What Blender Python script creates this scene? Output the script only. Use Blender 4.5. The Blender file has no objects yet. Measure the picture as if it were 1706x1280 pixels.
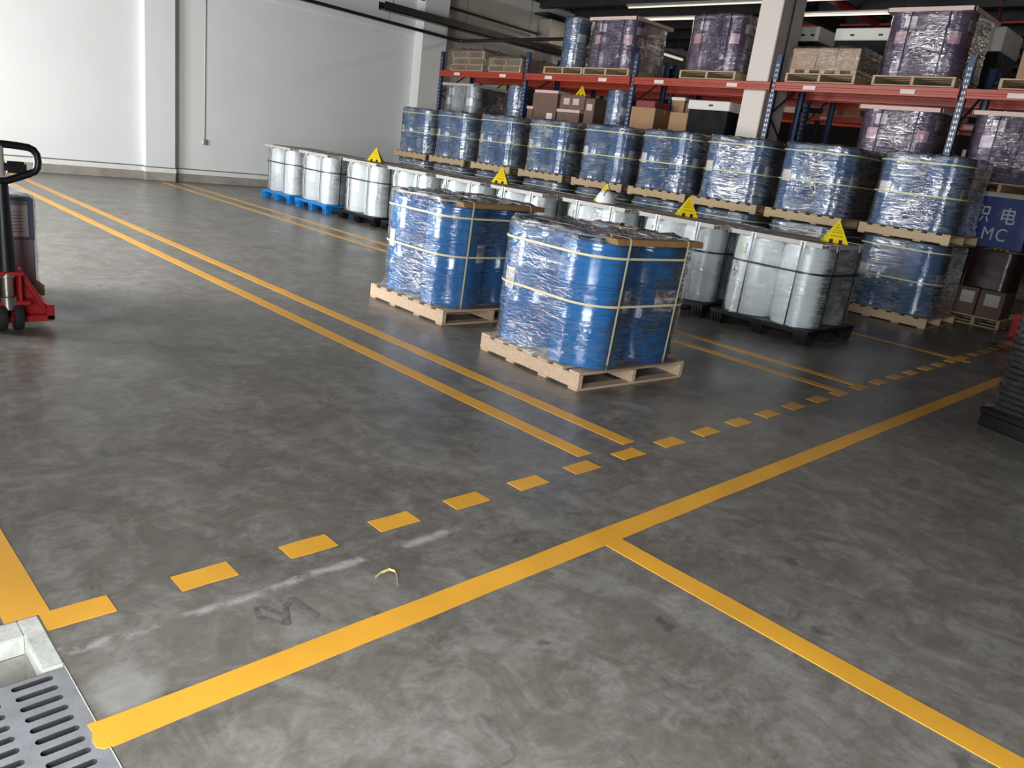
import bpy, bmesh, math, random
from math import sin, cos, pi, radians, atan2
from mathutils import Vector, Matrix, noise as mnoise

random.seed(7)
S = bpy.context.scene
COL = S.collection

# ------------------------------------------------------------------ camera
CAM_H = 1.5
YAW, PITCH, ROLL = radians(45.97937672), radians(16.76059612), radians(7.56132452)
F_PX = 1283.769
fw = Vector((sin(YAW)*cos(PITCH), cos(YAW)*cos(PITCH), -sin(PITCH)))
rt = Vector((cos(YAW), -sin(YAW), 0))
up = rt.cross(fw)
r2 = rt*cos(ROLL) + up*sin(ROLL)
u2 = -rt*sin(ROLL) + up*cos(ROLL)
cam_d = bpy.data.cameras.new('camera')
cam = bpy.data.objects.new('camera', cam_d)
COL.objects.link(cam)
M = Matrix((r2, u2, -fw)).transposed().to_4x4()
M.translation = (0, 0, CAM_H)
cam.matrix_world = M
cam_d.sensor_fit = 'HORIZONTAL'
cam_d.sensor_width = 36.0
cam_d.lens = F_PX/1706*36.0
cam_d.clip_start = 0.05
cam_d.clip_end = 200
S.camera = cam

# ------------------------------------------------------------------ world, exposure
S.view_settings.view_transform = 'Standard'
S.view_settings.look = 'None'
S.view_settings.gamma = 1.0
S.view_settings.use_curve_mapping = False
S.view_settings.exposure = 0.45
S.cycles.transparent_max_bounces = 28
S.cycles.max_bounces = 8
S.cycles.sample_clamp_indirect = 6.0
S.cycles.caustics_reflective = False
S.cycles.caustics_refractive = False
W = bpy.data.worlds.new('world')
S.world = W
W.use_nodes = True
bg = W.node_tree.nodes['Background']
bg.inputs[0].default_value = (0.75, 0.86, 1.0, 1)
bg.inputs[1].default_value = 0.25

# ------------------------------------------------------------------ lights (daylight through dock doors, ceiling lamps)
def area(name, loc, rot, sx, sy, power, col=(1, 1, 1)):
    d = bpy.data.lights.new(name, 'AREA')
    d.shape = 'RECTANGLE'
    d.size, d.size_y = sx, sy
    d.energy = power
    d.color = col
    o = bpy.data.objects.new(name, d)
    COL.objects.link(o)
    o.location = loc
    o.rotation_euler = rot
    return o
DAY = (0.97, 0.99, 1.0)
# the dock door the photographer stands in, and two more dock doors further along the aisle
DOOR1 = [(-1.7, 1.5)]
DOOR2 = [(7.1, 9.8), (11.2, 13.9)]
for (a, b) in DOOR1:
    area('door_daylight', (-1.0, (a+b)/2, 1.4), (0, radians(-90), 0), 2.6, b-a, 320, (0.93, 0.97, 1.0))
for i, (a, b) in enumerate(DOOR2):
    area('door_daylight', (-1.0, (a+b)/2, 1.9), (0, radians(-90), 0), 3.6, b-a, (500, 430)[i], DAY)
# ceiling lamps deeper in the warehouse
for (x, y) in ((16.6, 8.5), (16.6, 13.5), (18.0, 4.0)):
    area('ceiling_lamp_light', (x, y, 5.1), (0, 0, 0), 0.2, 4.0, 40, (1.0, 0.86, 0.72))

# ------------------------------------------------------------------ material helpers
MATS = {}
class N:
    def __init__(s, mat):
        s.t = mat.node_tree
        s.n = s.t.nodes
        s.l = s.t.links
    def new(s, typ, **kw):
        nd = s.n.new(typ)
        for k, v in kw.items():
            setattr(nd, k, v)
        return nd
    def put(s, nd, key, v):
        if isinstance(v, bpy.types.NodeSocket):
            s.l.new(v, nd.inputs[key])
        else:
            nd.inputs[key].default_value = v
    def math(s, op, a, b=None, c=None, clamp=False):
        nd = s.new('ShaderNodeMath', operation=op)
        nd.use_clamp = clamp
        s.put(nd, 0, a)
        if b is not None: s.put(nd, 1, b)
        if c is not None: s.put(nd, 2, c)
        return nd.outputs[0]
    def mix(s, f, a, b):
        nd = s.new('ShaderNodeMix', data_type='RGBA')
        s.put(nd, 0, f); s.put(nd, 6, a); s.put(nd, 7, b)
        return nd.outputs[2]
    def coord(s, kind='Object'):
        return s.new('ShaderNodeTexCoord').outputs[kind]
    def mapping(s, vec, scale=(1, 1, 1), loc=(0, 0, 0), rot=(0, 0, 0)):
        nd = s.new('ShaderNodeMapping')
        s.l.new(vec, nd.inputs[0])
        s.put(nd, 'Location', loc); s.put(nd, 'Scale', scale); s.put(nd, 'Rotation', rot)
        return nd.outputs[0]
    def noise(s, vec, scale=5, detail=3, rough=0.55, dist=0.0):
        nd = s.new('ShaderNodeTexNoise')
        s.l.new(vec, nd.inputs['Vector'])
        s.put(nd, 'Scale', scale); s.put(nd, 'Detail', detail); s.put(nd, 'Roughness', rough); s.put(nd, 'Distortion', dist)
        return nd.outputs[0]
    def ramp(s, f, stops):
        nd = s.new('ShaderNodeValToRGB')
        s.l.new(f, nd.inputs[0])
        e = nd.color_ramp.elements
        while len(e) < len(stops): e.new(0.5)
        for i, (p, c) in enumerate(stops):
            e[i].position = p
            e[i].color = c if len(c) == 4 else (*c, 1)
        return nd.outputs[0]
    def rng(s, v, a, b, c, d):
        nd = s.new('ShaderNodeMapRange')
        s.put(nd, 0, v); s.put(nd, 1, a); s.put(nd, 2, b); s.put(nd, 3, c); s.put(nd, 4, d)
        return nd.outputs[0]
    def rand(s):
        return s.new('ShaderNodeObjectInfo').outputs['Random']
    def bump(s, h, strength=0.3, dist=0.01):
        nd = s.new('ShaderNodeBump')
        s.put(nd, 'Strength', strength); s.put(nd, 'Distance', dist)
        s.l.new(h, nd.inputs['Height'])
        return nd.outputs[0]

def mat(name):
    m = bpy.data.materials.new(name)
    m.use_nodes = True
    MATS[name] = m
    b = m.node_tree.nodes['Principled BSDF']
    return m, N(m), b

def simple(name, col, rough=0.5, metal=0.0, var=0.08, nscale=6, spec=0.5, bump=0.0, bscale=60, dirt=0.0):
    m, n, b = mat(name)
    v = n.coord()
    nz = n.noise(v, nscale, 4)
    lo = tuple(max(0, c*(1-var)) for c in col) + (1,)
    hi = tuple(min(1, c*(1+var)) for c in col) + (1,)
    c = n.mix(n.rng(nz, .3, .7, 0, 1), lo, hi)
    if dirt:
        d = n.rng(n.noise(v, nscale*2.7, 6, .7), .55, .75, 0, dirt)
        c = n.mix(d, c, tuple(x*.35 for x in col)+(1,))
    n.put(b, 'Base Color', c)
    n.put(b, 'Roughness', n.rng(nz, .3, .7, rough*.85, min(1, rough*1.15)))
    b.inputs['Metallic'].default_value = metal
    b.inputs['Specular IOR Level'].default_value = spec
    if bump:
        n.put(b, 'Normal', n.bump(n.noise(v, bscale, 3), bump, .004))
    return m

# painted / plain stuff
simple('wall_paint', (0.78, 0.79, 0.77), .55, var=.03, nscale=.8, bump=.05, bscale=25)
simple('wall_paint_upper', (0.50, 0.46, 0.40), .7, var=.06, nscale=1.0)
simple('trim_white', (0.80, 0.78, 0.73), .5, var=.05)
simple('plinth_concrete', (0.33, 0.30, 0.26), .6, var=.22, nscale=2.5, dirt=.4)
simple('seam_grey', (0.14, 0.14, 0.13), .7)
simple('pillar_paint', (0.74, 0.66, 0.60), .6, var=.03, nscale=1.5)
simple('dark_deck', (0.035, 0.033, 0.032), .7, var=.2)
simple('dark_steel', (0.025, 0.023, 0.025), .5, var=.2)
simple('black_pipe', (0.012, 0.013, 0.012), .35)
simple('grey_box', (0.36, 0.33, 0.28), .6)
simple('galvanised', (0.42, 0.40, 0.37), .4, metal=.6)
simple('red_pipe', (0.36, 0.045, 0.03), .45)
simple('rack_orange', (0.38, 0.042, 0.018), .38, var=.10, nscale=9, dirt=.15)
simple('rack_blue', (0.014, 0.042, 0.115), .4, var=.15)
simple('rack_dark', (0.01, 0.014, 0.03), .5)
simple('white_plate', (0.75, 0.66, 0.60), .6)
simple('tape_yellow', (0.74, 0.36, 0.035), .42, var=.09, nscale=3, dirt=.06)
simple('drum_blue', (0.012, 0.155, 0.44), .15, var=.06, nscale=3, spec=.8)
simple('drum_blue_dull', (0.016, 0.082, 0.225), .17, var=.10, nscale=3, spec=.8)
simple('drum_white', (0.66, 0.71, 0.72), .26, var=.03, nscale=3)
simple('drum_violet', (0.075, 0.050, 0.105), .25, var=.15, nscale=3)
simple('drum_grey', (0.30, 0.34, 0.36), .45, var=.1)
simple('drum_black', (0.02, 0.022, 0.03), .4)
simple('ring_dark', (0.03, 0.06, 0.13), .4)
simple('ring_grey', (0.33, 0.33, 0.33), .4, metal=.4)
simple('plastic_black', (0.008, 0.008, 0.009), .5, var=.2, spec=.25)
simple('plastic_blue', (0.008, 0.20, 0.55), .45, var=.1)
simple('strap_beige', (0.62, 0.54, 0.33), .45)
simple('strap_yellow', (0.50, 0.52, 0.28), .45)
simple('strap_black', (0.01, 0.016, 0.02), .35)
simple('edge_grey', (0.44, 0.42, 0.39), .6)
simple('corner_white', (0.72, 0.70, 0.66), .5)
simple('board_tan', (0.40, 0.35, 0.29), .6, var=.15, nscale=5)
simple('board_brown', (0.30, 0.17, 0.075), .55, var=.2, nscale=8)
simple('cap_pink', (0.68, 0.48, 0.44), .6, var=.08)
simple('carton', (0.36, 0.21, 0.11), .75, var=.07, nscale=3)
simple('carton_dark', (0.16, 0.095, 0.07), .75, var=.15)
simple('carton_white', (0.72, 0.69, 0.64), .6, var=.04)
simple('carton_red', (0.22, 0.03, 0.03), .6)
simple('packing_tape', (0.48, 0.33, 0.18), .35)
simple('crate_black', (0.006, 0.006, 0.007), .6, spec=.15)
simple('maroon', (0.035, 0.012, 0.014), .3, var=.2)
def pyramid_mat():
    m, n, b = mat('pyramid_yellow')
    sp = n.new('ShaderNodeSeparateXYZ')
    n.l.new(n.coord('UV'), sp.inputs[0])
    u, v = sp.outputs[0], sp.outputs[1]
    au = n.math('ABSOLUTE', n.math('SUBTRACT', u, .5))
    tot = None
    for (v0, hv, hu, cells) in ((.76, .030, .05, 1), (.64, .034, .11, 14), (.53, .024, .17, 18), (.44, .026, .22, 18), (.29, .034, .24, 12)):
        row = n.math('MULTIPLY', n.math('LESS_THAN', n.math('ABSOLUTE', n.math('SUBTRACT', v, v0)), hv), n.math('LESS_THAN', au, hu))
        if cells > 1:
            fr_ = n.math('FRACT', n.math('MULTIPLY', u, float(cells)))
            row = n.math('MULTIPLY', row, n.math('LESS_THAN', fr_, .78))
        tot = row if tot is None else n.math('MAXIMUM', tot, row)
    c = n.mix(n.math('MULTIPLY', tot, .62), (.84, .64, .008, 1), (.16, .10, .008, 1))
    n.put(b, 'Base Color', c)
    n.put(b, 'Roughness', .5)
pyramid_mat()
simple('pyramid_ink', (0.26, 0.18, 0.01), .6)
simple('pyramid_hole', (0.12, 0.02, 0.015), .8)
simple('helmet_white', (0.80, 0.79, 0.80), .3, var=.02)
simple('ink_black', (0.015, 0.015, 0.018), .6)
simple('sign_blue', (0.012, 0.035, 0.17), .45, var=.05)
simple('sign_white', (0.50, 0.51, 0.58), .5)
simple('truck_red', (0.42, 0.018, 0.022), .4, var=.12, nscale=9, dirt=.3)
simple('truck_black', (0.006, 0.006, 0.007), .38)
simple('rubber', (0.015, 0.015, 0.016), .8)
simple('steel', (0.45, 0.43, 0.40), .3, metal=.9)
simple('cabinet_grey', (0.33, 0.34, 0.38), .45, var=.06)
simple('cabinet_blue', (0.14, 0.17, 0.24), .45)
simple('paper', (0.78, 0.74, 0.74), .7, var=.05)
simple('paper_print', (0.33, 0.29, 0.30), .7, var=.1)
simple('red_guard', (0.50, 0.008, 0.014), .4)
simple('green_dark', (0.02, 0.06, 0.055), .5)
simple('tray_dark', (0.016, 0.014, 0.014), .30, var=.3, nscale=12)
simple('drain_concrete', (0.52, 0.52, 0.47), .8, var=.18, nscale=14, bump=.5, bscale=45, dirt=.45)
simple('cast_iron', (0.25, 0.25, 0.265), .5, metal=.2, var=.12, nscale=16, bump=.15, bscale=120)
simple('slot_shade', (0.030, 0.029, 0.030), .7, var=.3)  # shade inside the grate slots, painted as a dark wall colour
simple('pit_dark', (0.035, 0.032, 0.028), .8)  # dark colour stands in for the shade deep in the pit
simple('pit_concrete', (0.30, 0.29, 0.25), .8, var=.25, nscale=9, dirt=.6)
simple('old_paint_mark', (0.135, 0.112, 0.104), .5, var=.35, nscale=40)
simple('scrap', (0.46, 0.36, 0.14), .5)
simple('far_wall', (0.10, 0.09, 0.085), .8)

def emis(name, col, st):
    m, n, b = mat(name)
    n.put(b, 'Base Color', (*col, 1))
    n.put(b, 'Emission Color', (*col, 1))
    n.put(b, 'Emission Strength', st)
emis('lamp_tube', (1.0, 0.90, 0.76), .45)

def wood(name, col, dark):
    m, n, b = mat(name)
    v = n.coord()
    r = n.rand()
    nd = n.new('ShaderNodeVectorMath', operation='ADD')
    n.l.new(v, nd.inputs[0])
    cx = n.new('ShaderNodeCombineXYZ')
    n.put(cx, 0, n.math('MULTIPLY', r, 17)); n.put(cx, 1, n.math('MULTIPLY', r, 7)); n.put(cx, 2, n.math('MULTIPLY', r, 31))
    n.l.new(cx.outputs[0], nd.inputs[1])
    g = n.noise(n.mapping(nd.outputs[0], (3, 30, 30)), 1.5, 5, .6, 1.2)
    g2 = n.noise(nd.outputs[0], 2.5, 2)
    c = n.mix(n.rng(g, .35, .7, 0, 1), (*col, 1), (*dark, 1))
    tone = n.math('ADD', n.math('MULTIPLY', r, .35), n.math('MULTIPLY', g2, .5))
    c = n.mix(n.rng(tone, .1, .75, 0, .55), c, (*tuple(x*.62 for x in col), 1))
    n.put(b, 'Base Color', c)
    n.put(b, 'Roughness', .72)
    n.put(b, 'Normal', n.bump(g, .25, .003))
wood('wood_pale', (0.62, 0.46, 0.32), (0.44, 0.29, 0.18))
wood('wood_tan', (0.60, 0.45, 0.28), (0.45, 0.31, 0.17))

# stretch film
def film_mat(name, tint=(1, 1, 1), haze=.05, streak=.30, hazecol=(.8, .85, .9), wr=1.0, rough=.06, sheen=.55, fold=1.0):
    m = bpy.data.materials.new(name)
    m.use_nodes = True
    MATS[name] = m
    n = N(m)
    for nd in list(n.n):
        n.n.remove(nd)
    out = n.new('ShaderNodeOutputMaterial')
    v = n.coord()
    r = n.rand()
    off = n.new('ShaderNodeCombineXYZ')
    n.put(off, 0, n.math('MULTIPLY', r, 23)); n.put(off, 2, n.math('MULTIPLY', r, 57))
    ad = n.new('ShaderNodeVectorMath', operation='ADD')
    n.l.new(v, ad.inputs[0]); n.l.new(off.outputs[0], ad.inputs[1])
    vec = ad.outputs[0]
    # creases pulled sideways by the wrapping plus slanted folds
    wr1 = n.noise(n.mapping(vec, (1.5, 1.5, 11), rot=(.10, .08, 0)), 3.0, 4, .6, .7)
    wr2 = n.noise(n.mapping(vec, (1.2, 1.2, 3.6), rot=(.75, .55, .3)), 4.2, 3, .6, 1.4)
    wr3 = n.noise(n.mapping(vec, (1, 1, 2.2), rot=(-.6, -.4, .9)), 9.0, 3, .6, .8)
    h = n.math('ADD', wr1, n.math('ADD', n.math('MULTIPLY', wr2, .7*fold), n.math('MULTIPLY', wr3, .25*fold)))
    bmp = n.bump(h, .8*wr, .016)
    patch = n.rng(n.noise(vec, 2.6, 2), .40, .66, .12, 1)
    def crease(w, k):
        return n.math('SUBTRACT', 1.0, n.math('MULTIPLY', n.math('ABSOLUTE', n.math('SUBTRACT', w, .5)), k), clamp=True)
    cr = n.math('MAXIMUM', crease(wr1, 16.0), n.math('MULTIPLY', crease(wr2, 24.0), .8))
    st = n.math('MULTIPLY', n.math('MULTIPLY', cr, patch), streak)
    fr = n.new('ShaderNodeFresnel')
    n.put(fr, 'IOR', 1.5)
    n.l.new(bmp, fr.inputs['Normal'])
    gain = n.math('ADD', sheen, n.math('MULTIPLY', st, 10.0))
    fac = n.math('MULTIPLY', fr.outputs[0], gain, clamp=True)
    gl = n.new('ShaderNodeBsdfGlossy')
    n.put(gl, 'Color', (1, 1, 1, 1)); n.put(gl, 'Roughness', rough)
    n.l.new(bmp, gl.inputs['Normal'])
    tr = n.new('ShaderNodeBsdfTransparent')
    n.put(tr, 'Color', (*tint, 1))
    df = n.new('ShaderNodeBsdfDiffuse')
    n.put(df, 'Color', (*hazecol, 1))
    n.l.new(bmp, df.inputs['Normal'])
    m1 = n.new('ShaderNodeMixShader')
    n.put(m1, 0, n.math('ADD', haze, n.math('MULTIPLY', st, .42), clamp=True))  # whitens creases in the colour, imitating light caught by the folds
    n.l.new(tr.outputs[0], m1.inputs[1]); n.l.new(df.outputs[0], m1.inputs[2])
    m2 = n.new('ShaderNodeMixShader')
    n.l.new(fac, m2.inputs[0])
    n.l.new(m1.outputs[0], m2.inputs[1]); n.l.new(gl.outputs[0], m2.inputs[2])
    n.l.new(m2.outputs[0], out.inputs[0])
film_mat('film_clear', haze=.012, streak=.26, wr=1.15, sheen=.5, fold=.8)
film_mat('film_top', haze=.30, streak=.9, wr=1.3, rough=.09, hazecol=(.66, .68, .70))  # extra haze lightens load tops, standing in for the wall's reflection
film_mat('film_row', haze=.035, streak=.7, sheen=1.0, wr=1.0, fold=.3)
film_mat('film_white', haze=.02, streak=.25, wr=.8)
film_mat('film_dark', haze=.003, streak=.09, wr=.9, sheen=.4)
film_mat('film_violet', tint=(.93, .86, .94), haze=.05, hazecol=(.62, .50, .60), streak=.6, sheen=.8)
film_mat('film_dusty', tint=(.9, .85, .8), haze=.16, hazecol=(.50, .42, .34), streak=.45, rough=.2)

# printed labels (UV based)
def label_mat(name, paper, ink, pict):
    m, n, b = mat(name)
    uv = n.coord('UV')
    sp = n.new('ShaderNodeSeparateXYZ')
    n.l.new(uv, sp.inputs[0])
    u, v = sp.outputs[0], sp.outputs[1]
    br = n.new('ShaderNodeTexBrick')
    n.l.new(n.mapping(uv, (1, 1, 1)), br.inputs['Vector'])
    n.put(br, 'Scale', 1.0); n.put(br, 'Brick Width', .23); n.put(br, 'Row Height', .075); n.put(br, 'Mortar Size', .022)
    n.put(br, 'Color1', (1, 1, 1, 1)); n.put(br, 'Color2', (.35, .35, .35, 1)); n.put(br, 'Mortar', (0, 0, 0, 1))
    txt = n.math('MULTIPLY', br.outputs[0], .55)
    inside = n.math('MULTIPLY', n.math('LESS_THAN', n.math('ABSOLUTE', n.math('SUBTRACT', u, .5)), .43), n.math('LESS_THAN', n.math('ABSOLUTE', n.math('SUBTRACT', v, .33)), .26))
    c = n.mix(n.math('MULTIPLY', txt, inside), (*paper, 1), (*ink, 1))
    if pict:
        for u0 in (.2, .45):
            d = n.math('ADD', n.math('ABSOLUTE', n.math('SUBTRACT', u, u0)), n.math('MULTIPLY', n.math('ABSOLUTE', n.math('SUBTRACT', v, .79)), .8))
            c = n.mix(n.math('LESS_THAN', d, .12), c, (.55, .08, .07, 1))
            c = n.mix(n.math('LESS_THAN', d, .095), c, (*paper, 1))
            c = n.mix(n.math('LESS_THAN', d, .05), c, (.05, .04, .04, 1))
    n.put(b, 'Base Color', c)
    n.put(b, 'Roughness', .55)
label_mat('label_ghs', (.86, .81, .81), (.30, .27, .28), True)
label_mat('label_plain', (.80, .77, .73), (.42, .38, .36), False)
label_mat('label_pink', (.66, .44, .42), (.50, .30, .30), False)
label_mat('label_box', (.50, .49, .44), (.16, .14, .12), False)
label_mat('label_green', (.58, .66, .52), (.3, .36, .28), False)
def hazard_mat():
    m, n, b = mat('label_hazard')
    uv = n.coord('UV')
    sp = n.new('ShaderNodeSeparateXYZ')
    n.l.new(uv, sp.inputs[0])
    a = n.math('ABSOLUTE', n.math('SUBTRACT', sp.outputs[0], .5))
    c_ = n.math('ABSOLUTE', n.math('SUBTRACT', sp.outputs[1], .5))
    mx = n.math('MAXIMUM', a, c_)
    c = n.mix(n.math('GREATER_THAN', mx, .40), (.72, .72, .72, 1), (.03, .03, .035, 1))
    c = n.mix(n.math('GREATER_THAN', mx, .46), c, (.72, .72, .72, 1))
    # black pictogram: a bar and a pool
    d = n.math('SUBTRACT', sp.outputs[0], sp.outputs[1])
    s_ = n.math('ADD', sp.outputs[0], sp.outputs[1])
    bar = n.math('MULTIPLY', n.math('LESS_THAN', n.math('ABSOLUTE', n.math('ADD', d, .06)), .09), n.math('LESS_THAN', n.math('ABSOLUTE', n.math('SUBTRACT', s_, 1.0)), .34))
    pool = n.math('MULTIPLY', n.math('LESS_THAN', n.math('ABSOLUTE', n.math('SUBTRACT', d, .06)), .26), n.math('LESS_THAN', n.math('ABSOLUTE', n.math('SUBTRACT', s_, .72)), .09))
    c = n.mix(n.math('MAXIMUM', bar, pool), c, (.03, .03, .035, 1))
    n.put(b, 'Base Color', c)
    n.put(b, 'Roughness', .5)
hazard_mat()
def corrosive_mat():
    m, n, b = mat('label_corrosive')
    sp = n.new('ShaderNodeSeparateXYZ')
    n.l.new(n.coord('UV'), sp.inputs[0])
    s_ = n.math('ADD', sp.outputs[0], sp.outputs[1])
    c = n.mix(n.math('LESS_THAN', s_, .85), (.66, .56, .60, 1), (.03, .025, .04, 1))
    n.put(b, 'Base Color', c)
    n.put(b, 'Roughness', .5)
corrosive_mat()

# floor
def floor_mat():
    m, n, b = mat('floor_concrete')
    v = n.coord()
    big = n.noise(v, .35, 4, .6, .4)
    mid = n.noise(v, 1.6, 6, .65, .8)
    fine = n.noise(v, 14, 6, .7)
    strk = n.noise(n.mapping(v, (.5, 3.2, 1), rot=(0, 0, .5)), 1.3, 5, .6, .8)
    c = n.mix(n.rng(mid, .36, .66, 0, 1), (.105, .094, .082, 1), (.258, .242, .218, 1))
    c = n.mix(n.rng(big, .38, .64, 0, .6), c, (.165, .128, .092, 1))
    c = n.mix(n.rng(strk, .50, .68, 0, .6), c, (.085, .078, .072, 1))
    c = n.mix(n.rng(fine, .38, .68, 0, .34), c, (.29, .28, .26, 1))
    med = n.noise(v, 5.2, 7, .72, .5)
    c = n.mix(n.rng(med, .42, .62, .40, 0), c, (.088, .080, .072, 1))
    grit = n.noise(n.mapping(v, (1.0, 1.6, 1), rot=(0, 0, .75)), 9.0, 9, .78, .6)
    c = n.mix(n.rng(grit, .40, .60, 0, .50), c, (.30, .285, .255, 1))
    grit2 = n.noise(n.mapping(v, (1.3, .9, 1), rot=(0, 0, .3)), 3.1, 10, .76, .9)
    c = n.mix(n.rng(grit2, .44, .58, .55, 0), c, (.100, .084, .068, 1))
    spots = n.rng(n.noise(v, 5.5, 3, .5), .68, .74, 0, .6)
    c = n.mix(spots, c, (.055, .05, .046, 1))
    # worn pale joint line along the aisle edge
    sp = n.new('ShaderNodeSeparateXYZ')
    n.l.new(v, sp.inputs[0])
    yy = n.math('ADD', sp.outputs[1], n.math('MULTIPLY', n.math('SUBTRACT', n.noise(v, 3.5, 5, .6), .5), .10))
    ln = n.rng(n.math('ABSOLUTE', n.math('SUBTRACT', yy, 2.075)), .008, .030, 1, 0)
    pt = n.rng(n.noise(v, 6.5, 6, .7), .44, .56, 0, .85)
    ln = n.math('MULTIPLY', n.math('MULTIPLY', ln, pt), n.math('LESS_THAN', sp.outputs[0], 2.0))
    c = n.mix(ln, c, (.40, .38, .36, 1))
    # hairline cracks
    vo = n.new('ShaderNodeTexVoronoi', feature='DISTANCE_TO_EDGE')
    dv = n.new('ShaderNodeVectorMath', operation='ADD')
    nzv = n.new('ShaderNodeTexNoise')
    n.l.new(v, nzv.inputs['Vector']); n.put(nzv, 'Scale', 2.0); n.put(nzv, 'Detail', 5)
    n.l.new(v, dv.inputs[0]); n.l.new(nzv.outputs['Color'], dv.inputs[1])
    n.l.new(dv.outputs[0], vo.inputs['Vector']); n.put(vo, 'Scale', .45)
    ck = n.math('MULTIPLY', n.math('LESS_THAN', vo.outputs[0], .0035), n.rng(n.noise(v, .8, 2), .5, .6, 0, .28))
    c = n.mix(ck, c, (.05, .047, .043, 1))
    # pale repair patch by the drain
    dx = n.math('SUBTRACT', sp.outputs[0], .585); dy = n.math('SUBTRACT', sp.outputs[1], 1.84)
    rr = n.math('SQRT', n.math('ADD', n.math('MULTIPLY', dx, dx), n.math('MULTIPLY', n.math('MULTIPLY', dy, dy), .8)))
    rr = n.math('ADD', rr, n.math('MULTIPLY', n.math('SUBTRACT', n.noise(v, 9, 6, .7), .5), .13))
    c = n.mix(n.rng(rr, .05, .11, .42, 0), c, (.40, .395, .36, 1))
    n.put(b, 'Base Color', c)
    n.put(b, 'Roughness', n.math('ADD', n.rng(mid, .36, .66, .22, .36), n.math('MULTIPLY', fine, .12)))
    b.inputs['Specular IOR Level'].default_value = .5
    n.put(b, 'Normal', n.bump(n.math('ADD', n.noise(v, 40, 4), n.math('MULTIPLY', mid, 1.2)), .10, .006))
floor_mat()

# corrugated ceiling deck uses geometry; lamp glass etc. above

# ------------------------------------------------------------------ mesh helpers
class MB:
    def __init__(s):
        s.v = []; s.f = []; s.uv = None
    def add(s, vs, fs):
        o = len(s.v)
        s.v += [tuple(p) for p in vs]
        s.f += [tuple(i+o for i in f) for f in fs]
    def box(s, x0, x1, y0, y1, z0, z1, mtx=None):
        vs = [(x0,y0,z0),(x1,y0,z0),(x1,y1,z0),(x0,y1,z0),(x0,y0,z1),(x1,y0,z1),(x1,y1,z1),(x0,y1,z1)]
        if mtx: vs = [mtx @ Vector(p) for p in vs]
        s.add(vs, [(3,2,1,0),(4,5,6,7),(0,1,5,4),(1,2,6,5),(2,3,7,6),(3,0,4,7)])
        return s
    def lathe(s, prof, seg=32, cx=0, cy=0, cap=True):
        vs = []; fs = []
        for (r, z) in prof:
            for i in range(seg):
                a = 2*pi*i/seg
                vs.append((cx+r*cos(a), cy+r*sin(a), z))
        for j in range(len(prof)-1):
            for i in range(seg):
                k = (i+1) % seg
                fs.append((j*seg+i, j*seg+k, (j+1)*seg+k, (j+1)*seg+i))
        if cap:
            fs.append(tuple(reversed(range(seg))))
            fs.append(tuple((len(prof)-1)*seg+i for i in range(seg)))
        s.add(vs, fs)
        return s
    def tube(s, pts, r, seg=8, closed=False):
        pts = [Vector(p) for p in pts]
        n = len(pts)
        vs = []; fs = []
        prev = None
        for i, p in enumerate(pts):
            if closed:
                t = (pts[(i+1) % n]-pts[i-1]).normalized()
            else:
                t = (pts[min(i+1, n-1)]-pts[max(i-1, 0)]).normalized()
            a = prev if prev is not None else (Vector((0, 0, 1)) if abs(t.z) < .9 else Vector((1, 0, 0)))
            b = t.cross(a).normalized()
            a = b.cross(t).normalized()
            prev = a
            for k in range(seg):
                an = 2*pi*k/seg
                vs.append(p + (a*cos(an)+b*sin(an))*r)
        m = n if closed else n-1
        for i in range(m):
            j = (i+1) % n
            for k in range(seg):
                l = (k+1) % seg
                fs.append((i*seg+k, j*seg+k, j*seg+l, i*seg+l))
        if not closed:
            fs.append(tuple(range(seg)))
            fs.append(tuple(reversed([(n-1)*seg+k for k in range(seg)])))
        s.add(vs, fs)
        return s
    def ribbon(s, pts, wv, t=.0015, closed=False):
        """flat strap: pts along the path, wv half width vector, thickness outward by path normal"""
        pts = [Vector(p) for p in pts]; wv = Vector(wv)
        n = len(pts); vs = []; fs = []
        for i, p in enumerate(pts):
            tg = (pts[(i+1) % n]-pts[i-1]) if closed else (pts[min(i+1, n-1)]-pts[max(i-1, 0)])
            nr = tg.normalized().cross(wv.normalized())
            vs += [p-wv, p+wv, p+wv+nr*t, p-wv+nr*t]
        m = n if closed else n-1
        for i in range(m):
            j = (i+1) % n
            for k in range(4):
                l = (k+1) % 4
                fs.append((i*4+k, i*4+l, j*4+l, j*4+k))
        if not closed:
            fs.append((3, 2, 1, 0)); fs.append(tuple((n-1)*4+k for k in range(4)))
        s.add(vs, fs)
        return s
    def mesh(s, name, material, smooth=35, bevel=0, bseg=1):
        me = bpy.data.meshes.new(name)
        me.from_pydata([tuple(p) for p in s.v], [], s.f)
        bm = bmesh.new(); bm.from_mesh(me)
        if bevel:
            es = [e for e in bm.edges if len(e.link_faces) == 2 and e.calc_face_angle(0) > .6]
            bmesh.ops.bevel(bm, geom=es, offset=bevel, segments=bseg, affect='EDGES', clamp_overlap=True)
        bmesh.ops.recalc_face_normals(bm, faces=bm.faces[:])
        bm.to_mesh(me); bm.free()
        me.materials.append(MATS[material])
        if smooth:
            me.polygons.foreach_set('use_smooth', [True]*len(me.polygons))
            me.set_sharp_from_angle(angle=radians(smooth))
        return me

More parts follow.
